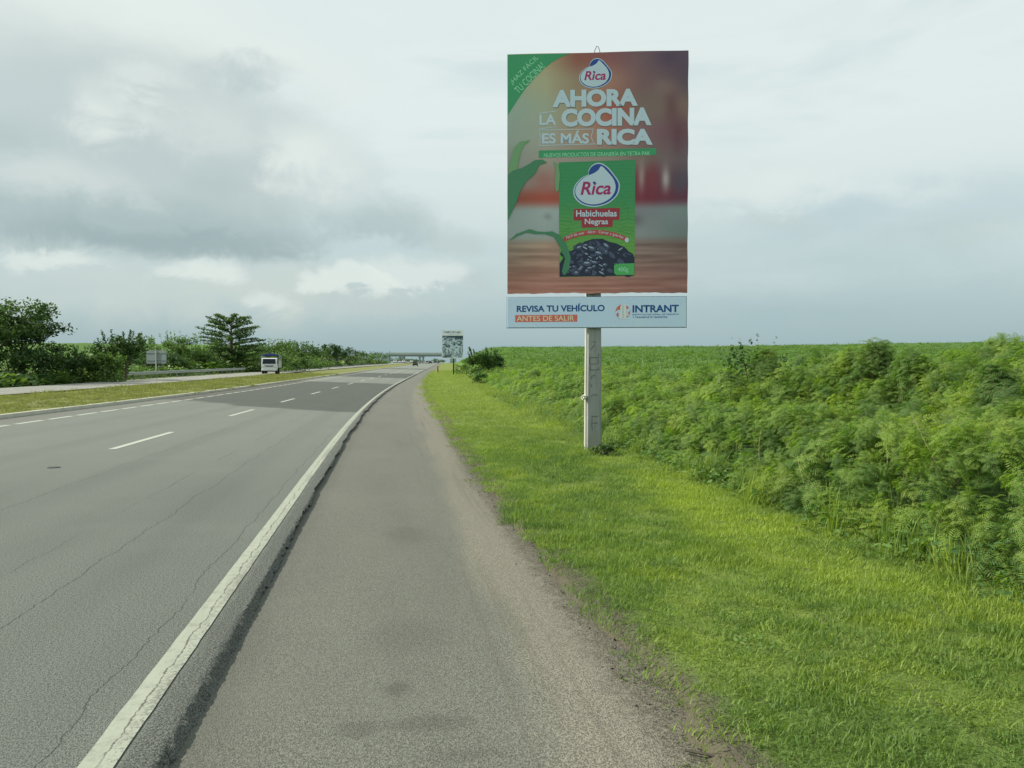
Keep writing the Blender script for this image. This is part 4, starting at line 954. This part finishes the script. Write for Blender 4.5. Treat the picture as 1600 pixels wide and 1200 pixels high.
# lower panel
SW, SH = 277.5/1200*Dn*1.002, 47/1200*Dn; sz = CAMZ+Dn*(577-511.5)/1200-gz; so_ = off-.012
m_info = plain('print_pale_blue_panel', tuple(v/q for v, q in zip(lin(146, 172, 184), (.43, .49, .41))), .45, var=.03, scale=2)
mb = MB(); mb.box(-SW/2, SW/2, 0, .04, 0, SH, bev=.004); info = mb.build('info_panel', m_info, bb, label='pale blue panel with a road-safety message'); info.location = (so_, -.175, sz)
m_rim = plain('panel_rim', (.20, .24, .28), .5, metal=.3)
mb = MB(); mb.box(-SW/2-.008, SW/2+.008, .005, .036, -.012, -.001); mb.box(-SW/2-.008, SW/2+.008, .005, .036, SH+.001, SH+.010); mb.box(-SW/2-.009, -SW/2-.001, .006, .035, 0, SH); mb.box(SW/2+.001, SW/2+.009, .006, .035, 0, SH); mb.build('rim', m_rim, info)
for h_ in (.14, .38): mb = MB(); mb.box(-.5, .5, .042, .10, h_, h_+.05); mb.build('bracket', m_dkm, info)
BI = Board(791.5, 1069, 464, 511, 466, 512, SW, SH)
NVB = tinted('print_navy_text', (14, 62, 112)); ORG = tinted('print_orange', (170, 90, 76)); ORT = tinted('print_cream_on_orange', (196, 180, 160))
put_text(BI, 'REVISA TU VEHÍCULO', (806.5, 474.5, 943.5, 486.8), NVB, info, 1, .028)
put_polys(BI, [[(804, 491.6), (901, 491.6), (901, 502.4), (804, 502.4)]], ORG, info, 1); put_text(BI, 'ANTES DE SALIR', (806.5, 493, 896, 501), ORT, info, 2, .0)
put_text(BI, 'INTRANT', (986.5, 478, 1057.5, 489.2), NVB, info, 1, .03); put_text(BI, 'INSTITUTO NACIONAL DE TRÁNSITO', (986.5, 490.9, 1058, 493.5), NVB, info, 1, .008); put_text(BI, 'Y TRANSPORTE TERRESTRE', (986.5, 495.3, 1040, 497.9), NVB, info, 1, .008)
GRI = tinted('print_light_grey', (176, 188, 192)); SLT = tinted('print_slate', (86, 108, 130))
cx, cy = 971.5, 488
put_polys(BI, [[(cx+11.2*math.cos(t), cy+10.8*math.sin(t)) for t in np.linspace(0, 2*math.pi, 32, endpoint=False)]], ORG, info, 1)
put_polys(BI, [[(965.5, 499), (968, 478), (970.2, 477), (976.6, 477), (977.2, 499)]], GRI, info, 2); put_polys(BI, [[(971.2, 479+4*k), (972.3, 479+4*k), (972.3, 481.4+4*k), (971.2, 481.4+4*k)] for k in range(5)], SLT, info, 3)
put_polys(BI, [[(962, 486), (965, 484.5), (968, 487), (967, 499), (965, 498), (965.3, 490), (963, 489), (960.8, 494), (960.5, 488)]], m_info, info, 3)
put_polys(BI, [[(977, 484), (982, 482.5), (983.5, 486), (979.5, 489), (981, 494), (977.5, 495)]], m_info, info, 3)
put_polys(BI, [[(960.3, 486), (962.5, 481), (966.5, 477.6), (970, 477), (966.4, 479.6), (964.3, 484), (963.7, 486)]], ORG, info, 4)

# ------------------------------------------------------------------ far billboard
D2 = 108; X, Y = from_px(708.6, D2); gz2 = ground_at(X, Y)
b2 = empty('far_billboard', (X, Y, gz2), R(-YAW+3), label='smaller distant billboard with a black and white picture on a thin dark post', cat='billboard')
z2 = lambda y: CAMZ+D2*(577-y)/1200-gz2
mb = MB(); mb.box(-.09, .09, .05, .2, -.2, z2(520)); mb.build('post', m_dkm, b2)
W2 = 33.5/1200*D2; o2 = (707.3-708.6)/1200*D2; H2 = z2(516)-z2(560)
m_w2 = tinted('print_far_pale', (176, 196, 202), .5)
mb = MB(); mb.box(-W2/2, W2/2, 0, .05, 0, H2); p2 = mb.build('ad_panel', m_w2, b2); p2.location = (o2, -.01, z2(560))
B2 = Board(690.5, 724, 516, 560, 516, 560, W2, H2)
put_text(B2, 'CAMPO DE LARA', (693.5, 517.8, 720, 520.4), NVB, p2, 2, .03)
put_text(B2, 'VIVE EN EL CAMPO', (700, 521.6, 719, 522.9), SLT, p2, 2, .0)
m_ph, g = material('black_and_white_picture'); P = g.obj(); a_, b_, c3 = g.sep(P)
n_ = g.noise(g.vec(a_*.9, 3.0, c3*1.25), 1.6, 5, .6, 1.6); c = g.mix(n_.ss(.38, .6), lin(58, 80, 96), lin(205, 222, 230)); c = g.mix((c3+a_*.15).ss(2.75, 3.05), c, lin(60, 84, 92)); c = g.mix((c3-a_*.3).ss(.9, .35)*a_.ss(.1, -.4)*.7, c, lin(26, 40, 62)); g.out(c, .5)
put_polys(B2, [[(691.2, 524.6), (723.4, 524.6), (723.2, 558.8), (691.6, 558.8)]], m_ph, p2, 4, 'picture_print')

# ------------------------------------------------------------------ red marker post
X, Y = from_px(684, 122); m_r = plain('faded_red_paint', (.33, .10, .05), .7); m_wp = plain('white_post_paint', (.7, .7, .62), .7)
mk_ = empty('marker_post', (X, Y, ground_at(X, Y)), label='short red marker post on the verge left of the far billboard', cat='post')
mb = MB(); mb.box(-.1, .1, -.08, .08, -.1, 1.05, bev=.02); mb.build('post', m_r, mk_); mb = MB(); mb.box(-.13, .13, -.11, .11, 1.05, 1.13, bev=.02); mb.build('cap', m_r, mk_)
X, Y = from_px(681.8, 124); w_ = MB(); w_.box(-.05, .05, -.04, .04, -.1, .7, bev=.01); o = w_.build('white_stake', m_wp, None, label='thin white stake beside the red marker post', cat='post'); o.location = (X, Y, ground_at(X, Y))

# ------------------------------------------------------------------ overpass
m_br = plain('hazy_grey_bridge_concrete', (.36, .42, .43), .85, var=.12, scale=.3); m_brd = plain('girder_concrete', (.26, .31, .32), .85, var=.1, scale=.3); m_brp = plain('parapet_concrete', (.48, .52, .51), .85, var=.15, scale=.4)  # haze of distance is put into these pale bluish concrete colours
DB = 505; Xc, Yc = from_px(650, DB); zb0 = float(zr(505))
ov = empty('overpass', (Xc, Yc, zb0), R(-5.5), label='long grey concrete road bridge crossing the highway in the distance', cat='bridge')
zt = CAMZ+DB*(577-552)/1200-zb0; k = DB/1200
mb = MB(); mb.box(-46*k, 60*k, 0, 9, zt-1.15, zt-.35); mb.build('deck', m_br, ov)
for q in range(3): mb = MB(); mb.box(-42*k, 58*k, .6+3.2*q, 1.2+3.2*q, zt-2.0, zt-1.152); mb.build('girder', m_brd, ov)
for yy in (-.1, 8.8): mb = MB(); mb.box(-46*k, 60*k, yy, yy+.3, zt-.348, zt+.45); mb.build('parapet', m_brp, ov)
for px in (627.5, 648.5+9.5):
    x = (px-650)*k; mb = MB(); mb.box(x-1.9, x+1.9, .8, 8, zt-2.6, zt-2.002, bev=.1)
    cap = mb.build('pier_cap', m_br, ov)
    for q in (-1.2, 1.2): mb = MB(); mb.box(x+q-.45, x+q+.45, 2, 7, -.8, zt-2.602); mb.build('pier', m_br, ov)
for sx in (-46, 58):
    mb = MB(); mb.prism([((sx-5)*k, -1.5), ((sx+5)*k*1.0, -1.5), ((sx+4.5)*k, zt-2.02), ((sx-5)*k, zt-2.02)], 'y', -.3, 9.5); mb.build('abutment', m_br, ov)
m_ms = plain('lamp_grey', (.4, .43, .43), .6)

# ------------------------------------------------------------------ vehicles
m_tyre = plain('black_rubber', (.02, .02, .022), .85); m_rim2 = plain('wheel_rim_grey', (.35, .36, .37), .4, metal=.5)
m_glass, g = material('dark_vehicle_glass'); g.out((.018, .024, .028), .15, spec=.15)
m_white = plain('white_vehicle_paint', (.66, .68, .68), .35, var=.05, scale=1); m_dkcar = plain('dark_car_paint', (.035, .04, .045), .3); m_silver = plain('silver_car_paint', (.42, .44, .45), .3)
m_lamp = plain('headlamp_lens', (.6, .6, .56), .2); m_redl = plain('tail_lamp_red', (.35, .02, .02), .3); m_trim = plain('black_trim', (.03, .03, .033), .6); m_blue = plain('blue_tarpaulin', (.030, .050, .165), .7, var=.3, scale=2)
def wheel(parent, x, y, r, wd):
    mb = MB(); mb.tube([(x-wd/2, y, r), (x-wd/2+.02, y, r), (x+wd/2-.02, y, r), (x+wd/2, y, r)], [r*.88, r, r, r*.88], 16); t = mb.build('wheel', m_tyre, parent, True)
    sx = 1 if x > 0 else -1; mb = MB(); mb.tube([(x+sx*(wd/2-.01), y, r), (x+sx*(wd/2+.012), y, r)], [r*.6, r*.52], 12); mb.build('rim', m_rim2, t)
def car(loc, rz, paint, label, group=None, h=1.45, Lc=4.3, van=False):
    t = empty('car' if not van else 'van', loc, rz, label=label, cat='van' if van else 'car', group=group)
    f = Lc/4.3
    if van: side = [(-2.1, .3), (-2.15, .8), (-2.05, h+.35), (.9, h+.4), (1.5, 1.1), (2.1, .9), (2.15, .35)]
    else: side = [(-2.1, .3), (-2.15, .85), (-1.9, .98), (-1.35, .98), (1.05, .95), (1.9, .82), (2.12, .6), (2.12, .3)]
    mb = MB(); n = len(side); xs = (-.86, -.8, .8, .86); vs = []
    for i, x in enumerate(xs):
        sh = .06 if i in (0, 3) else 0
        vs += [(x, p[0]*f*(1-sh*.3), max(.3, p[1]-sh*.8)) for p in side]
    fcs = [list(range(n)), list(range(4*n-1, 3*n-1, -1))]
    for i in range(3):
        for j in range(n): fcs.append([i*n+j, i*n+n+j, i*n+n+(j+1) % n, i*n+(j+1) % n])
    mb.add(vs, fcs); body = mb.build('body', paint, t)
    if not van:
        mb = MB(); cab = [(-1.75, .97), (-1.15, h), (.25, h), (1.0, .94)]; vs = []
        for x, k_ in ((-.74, 0), (-.58, 1), (.58, 1), (.74, 0)): vs += [(x, p[0]*f, p[1]) for p in cab]
        A_ = [(-.76, -1.75*f, .96), (.76, -1.75*f, .96), (.76, 1.0*f, .93), (-.76, 1.0*f, .93), (-.58, -1.15*f, h-.04), (.58, -1.15*f, h-.04), (.58, .25*f, h-.04), (-.58, .25*f, h-.04)]
        mb.add(A_, [[0, 1, 5, 4], [1, 2, 6, 5], [2, 3, 7, 6], [3, 0, 4, 7]]); mb.build('windows', m_glass, t)
        mb = MB(); mb.box(-.6, .6, -1.2*f, .3*f, h-.04, h, bev=.015); mb.build('roof', paint, t)
    else:
        mb = MB(); mb.add([(-.7, .97*f, h+.3), (.7, .97*f, h+.3), (.76, 1.53*f, 1.15), (-.76, 1.53*f, 1.15)], [[0, 1, 2, 3]]); mb.build('windscreen', m_glass, t)
        mb = MB(); mb.box(-.7, .7, -2.17*f, -2.1*f, 1.0, h+.1); mb.build('rear_window', m_glass, t)
    for sx in (-1, 1):
        mb = MB(); mb.box(sx*.62-.15, sx*.62+.15, 2.06*f, 2.15*f, .6, .75, bev=.01); mb.build('headlight', m_lamp, t)
        mb = MB(); mb.box(sx*.66-.12, sx*.66+.12, -2.18*f, -2.1*f, .7, .88, bev=.01); mb.build('tail_light', m_redl, t)
        for yy in (-1.3, 1.35): wheel(t, sx*.78, yy*f, .32, .2)
    mb = MB(); mb.box(-.82, .82, -2.2*f, -2.08*f, .35, .55, bev=.02); mb.build('bumper', m_trim, t); mb = MB(); mb.box(-.82, .82, 2.08*f, 2.2*f, .35, .55, bev=.02); mb.build('bumper', m_trim, t)
    return t
def road_pt(px, D, dz=0): X, Y = from_px(px, D); return X, Y, float(zr(Y))+dz
heading = lambda s: -math.atan(.075)
car(road_pt(649, 262), heading(0), m_dkcar, 'dark car driving away, the nearest vehicle before the overpass')
car(road_pt(617.5, 470, .2), math.pi+heading(0), m_white, 'white van coming on the opposite road under the left end of the overpass', 'far vehicles at the overpass', van=True)
car(road_pt(624.5, 480, .2), math.pi+heading(0), m_white, 'white car second from the left under the overpass', 'far vehicles at the overpass', Lc=4.4)
car(road_pt(638.5, 420), heading(0), m_white, 'white car left of the dark car before the overpass', 'far vehicles at the overpass')
car(road_pt(654.5, 455), heading(0), m_silver, 'silver car right behind the dark car at the overpass', 'far vehicles at the overpass')
car(road_pt(667.5, 430), heading(0), m_white, 'white van at the right lane near the bridge pier', 'far vehicles at the overpass', van=True)
car(road_pt(672.5, 445), heading(0), m_dkcar, 'dark car just right of the white van near the bridge', 'far vehicles at the overpass')
for i, (px, D, pm_, vn_, lb, dz) in enumerate([(630.5, 500, m_white, True, 'white van in the middle of the opposite road under the left span', .2), (634, 530, m_silver, False, 'silver car beyond the white vans under the left span', .2),
        (643, 540, m_white, True, 'white van far beyond the bridge between the two carriageways', .1), (657.5, 560, m_white, True, 'white van farthest off behind the silver car', 0), (661.5, 520, m_dkcar, False, 'dark car under the right span left of the white van', 0),
        (676.5, 500, m_white, False, 'white car at the right edge of the road under the overpass', 0), (663.5, 470, m_white, False, 'white car between the bridge pier and the nearer white van', 0)]):
    car(road_pt(px, D, dz), (math.pi if px < 645 else 0)+heading(0), pm_, lb, 'far vehicles at the overpass', van=vn_)
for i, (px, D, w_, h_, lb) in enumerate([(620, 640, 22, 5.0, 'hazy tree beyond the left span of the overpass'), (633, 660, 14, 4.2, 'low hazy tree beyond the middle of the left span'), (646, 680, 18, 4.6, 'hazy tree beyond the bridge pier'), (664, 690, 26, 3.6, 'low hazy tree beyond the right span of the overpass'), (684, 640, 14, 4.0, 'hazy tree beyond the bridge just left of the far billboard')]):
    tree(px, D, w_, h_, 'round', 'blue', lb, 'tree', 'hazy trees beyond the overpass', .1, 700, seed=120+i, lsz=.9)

# the truck
X, Y = from_px(423.5, 106); uT = X-float(fs(Y)); zT = float(zr(Y))+.175
tk_ = empty('truck', (X, Y, zT), math.pi+R(3.5), label='white light truck with a blue tarpaulin over its load bed coming on the opposite road', cat='truck')
# local: front towards +Y
cab = [(2.95, .55), (3.02, .9), (2.98, 1.25), (2.62, 2.05), (2.45, 2.13), (1.25, 2.13), (1.2, .55)]
mb = MB(); mb.prism(cab, 'x', -.98, .98); cb = mb.build('cab', m_white, tk_)
mb = MB(); mb.add([(-.86, 2.968, 1.33), (.86, 2.968, 1.33), (.80, 2.665, 2.0), (-.80, 2.665, 2.0)], [[0, 1, 2, 3]]); mb.build('windscreen', m_glass, cb)
for sx in (-1, 1):
    mb = MB(); x = sx*.985; mb.add([(x, 1.55, 1.3), (x, 2.75, 1.3), (x, 2.5, 1.95), (x, 1.55, 1.95)], [[0, 1, 2, 3] if sx > 0 else [3, 2, 1, 0]]); mb.build('side_window', m_glass, cb)
    mb = MB(); mb.box(sx*.68-.17, sx*.68+.17, 2.99, 3.05, .85, 1.05, bev=.02); mb.build('headlight', m_lamp, cb)
    mb = MB(); mb.box(sx*1.12-.05, sx*1.12+.05, 2.75, 2.85, 1.35, 1.8, bev=.02); mb.tube([(sx*.97, 2.7, 1.9), (sx*1.12, 2.8, 1.8)], .015, 5); mb.build('mirror', m_trim, cb)
mb = MB(); mb.box(-.5, .5, 3.0, 3.035, .93, 1.02); mb.box(-.62, .62, 2.995, 3.03, 1.13, 1.18); mb.build('grille', m_trim, cb)
mb = MB(); mb.box(-1.0, 1.0, 2.9, 3.1, .42, .68, bev=.04); mb.build('bumper', m_white, tk_); mb = MB(); mb.box(-.22, .22, 3.105, 3.12, .5, .62); mb.build('number_plate', plain('plate_pale', (.6, .62, .58), .5), tk_)
mb = MB(); mb.box(-.45, .45, -3.0, 2.6, .5, .72); mb.build('chassis', m_trim, tk_)
m_wood = plain('pale_bed_board', (.55, .56, .50), .7, var=.2)
bed = MB(); bed.box(-1.15, 1.15, -3.1, 1.05, .85, .98, bev=.01); bedo = bed.build('load_bed', m_wood, tk_)
for sx in (-1, 1):
    mb = MB(); x = sx*1.12; mb.box(x-.03, x+.03, -3.1, 1.05, .982, 1.75); mb.build('side_board', m_wood, bedo)
    for yy in np.linspace(-3.0, 1.0, 5): mb = MB(); mb.box(x+sx*.034, x+sx*.075, yy-.04, yy+.04, .99, 2.5); mb.build('stake', m_white, bedo)
    for zz2 in (1.95, 2.2): mb = MB(); mb.box(x-.015, x+.015, -3.05, 1.0, zz2, zz2+.07); mb.build('rail', m_trim, bedo)
mb = MB(); mb.box(-1.1, 1.1, 1.0, 1.05, .985, 1.9); mb.build('head_board', m_wood, bedo)
mb = MB(); pr = [(1.17*math.sin(t), 2.42+.36*math.cos(t)) for t in np.linspace(-1.45, 1.45, 13)]; vs = [(p[0], y, p[1]-.02*abs(math.sin(y*3))) for y in np.linspace(-3.1, 1.15, 9) for p in pr]
mb.add(vs, [[i*13+j, i*13+j+1, i*13+14+j, i*13+13+j] for i in range(8) for j in range(12)]); mb.add([(p[0], 1.15, p[1]) for p in pr], [list(range(13))]); mb.add([(p[0], -3.1, p[1]) for p in pr], [list(range(12, -1, -1))])
mb.add([(-1.17, -3.1, 1.9), (-1.17, 1.1, 1.95), (-1.165, 1.1, 2.46), (-1.165, -3.1, 2.46)], [[0, 1, 2, 3]]); mb.build('tarpaulin', m_blue, tk_)
for sx in (-1, 1): wheel(tk_, sx*.85, 2.2, .38, .26); wheel(tk_, sx*.82, -1.6, .38, .42)

# ------------------------------------------------------------------ litter, clods and sticks on the shoulder edge
m_deb = plain('dark_soil_clod', (.075, .068, .05), .95, var=.4); dv, df = [], []
n = 900; S_ = rng.uniform(1.5, 26, n)**1.0; U_ = 1.22+.07*rng.normal(size=n)+EO(S_)
v, f = leaf_cloud(np.random.default_rng(8), np.stack([U_+fs(S_), S_, zr(S_)-.052], 1), np.full((n, 3), .006), n, .02, .25)
v[:, 2] = np.maximum(v[:, 2], zr(v[:, 1])-.0595)
v[:, 2] += .006*rng.random(len(v))
link(bpy.data.objects.new('edge_debris', np_mesh('edge_debris', v, f, [m_deb])), kind='stuff', label='dark clods and dead grass along the shoulder edge')
mb = MB(); 
for (px, py, L_s, a) in ((1108, 1190, .09, .9), (965, 1060, .05, .05)):
    D = (CAMZ+.05)*1200/(py-577); X, Y = from_px(px, D); mb = MB(); mb.tube([(X-L_s*math.sin(a), Y+L_s*math.cos(a), -.04), (X, Y, -.035), (X+L_s*.9*math.sin(a+.2), Y-L_s*.9*math.cos(a), -.042)], .006, 5)
    mb.build('stick', m_deb, None, label='short dark stick on the sandy shoulder edge at the bottom of the photo' if L_s > .06 else 'tiny twig lying across the sandy tyre tracks of the shoulder', cat='stick')
m_cover = plain('dark_metal_plate', (.05, .052, .05), .8)
D = CAMZ*1200/(731-577); X, Y = from_px(82.5, D); mb = MB(); mb.tube([(0, 0, .001), (0, 0, .008)], .09, 14); o = mb.build('pavement_stud', m_cover, road); o.location = (X, Y, 0);
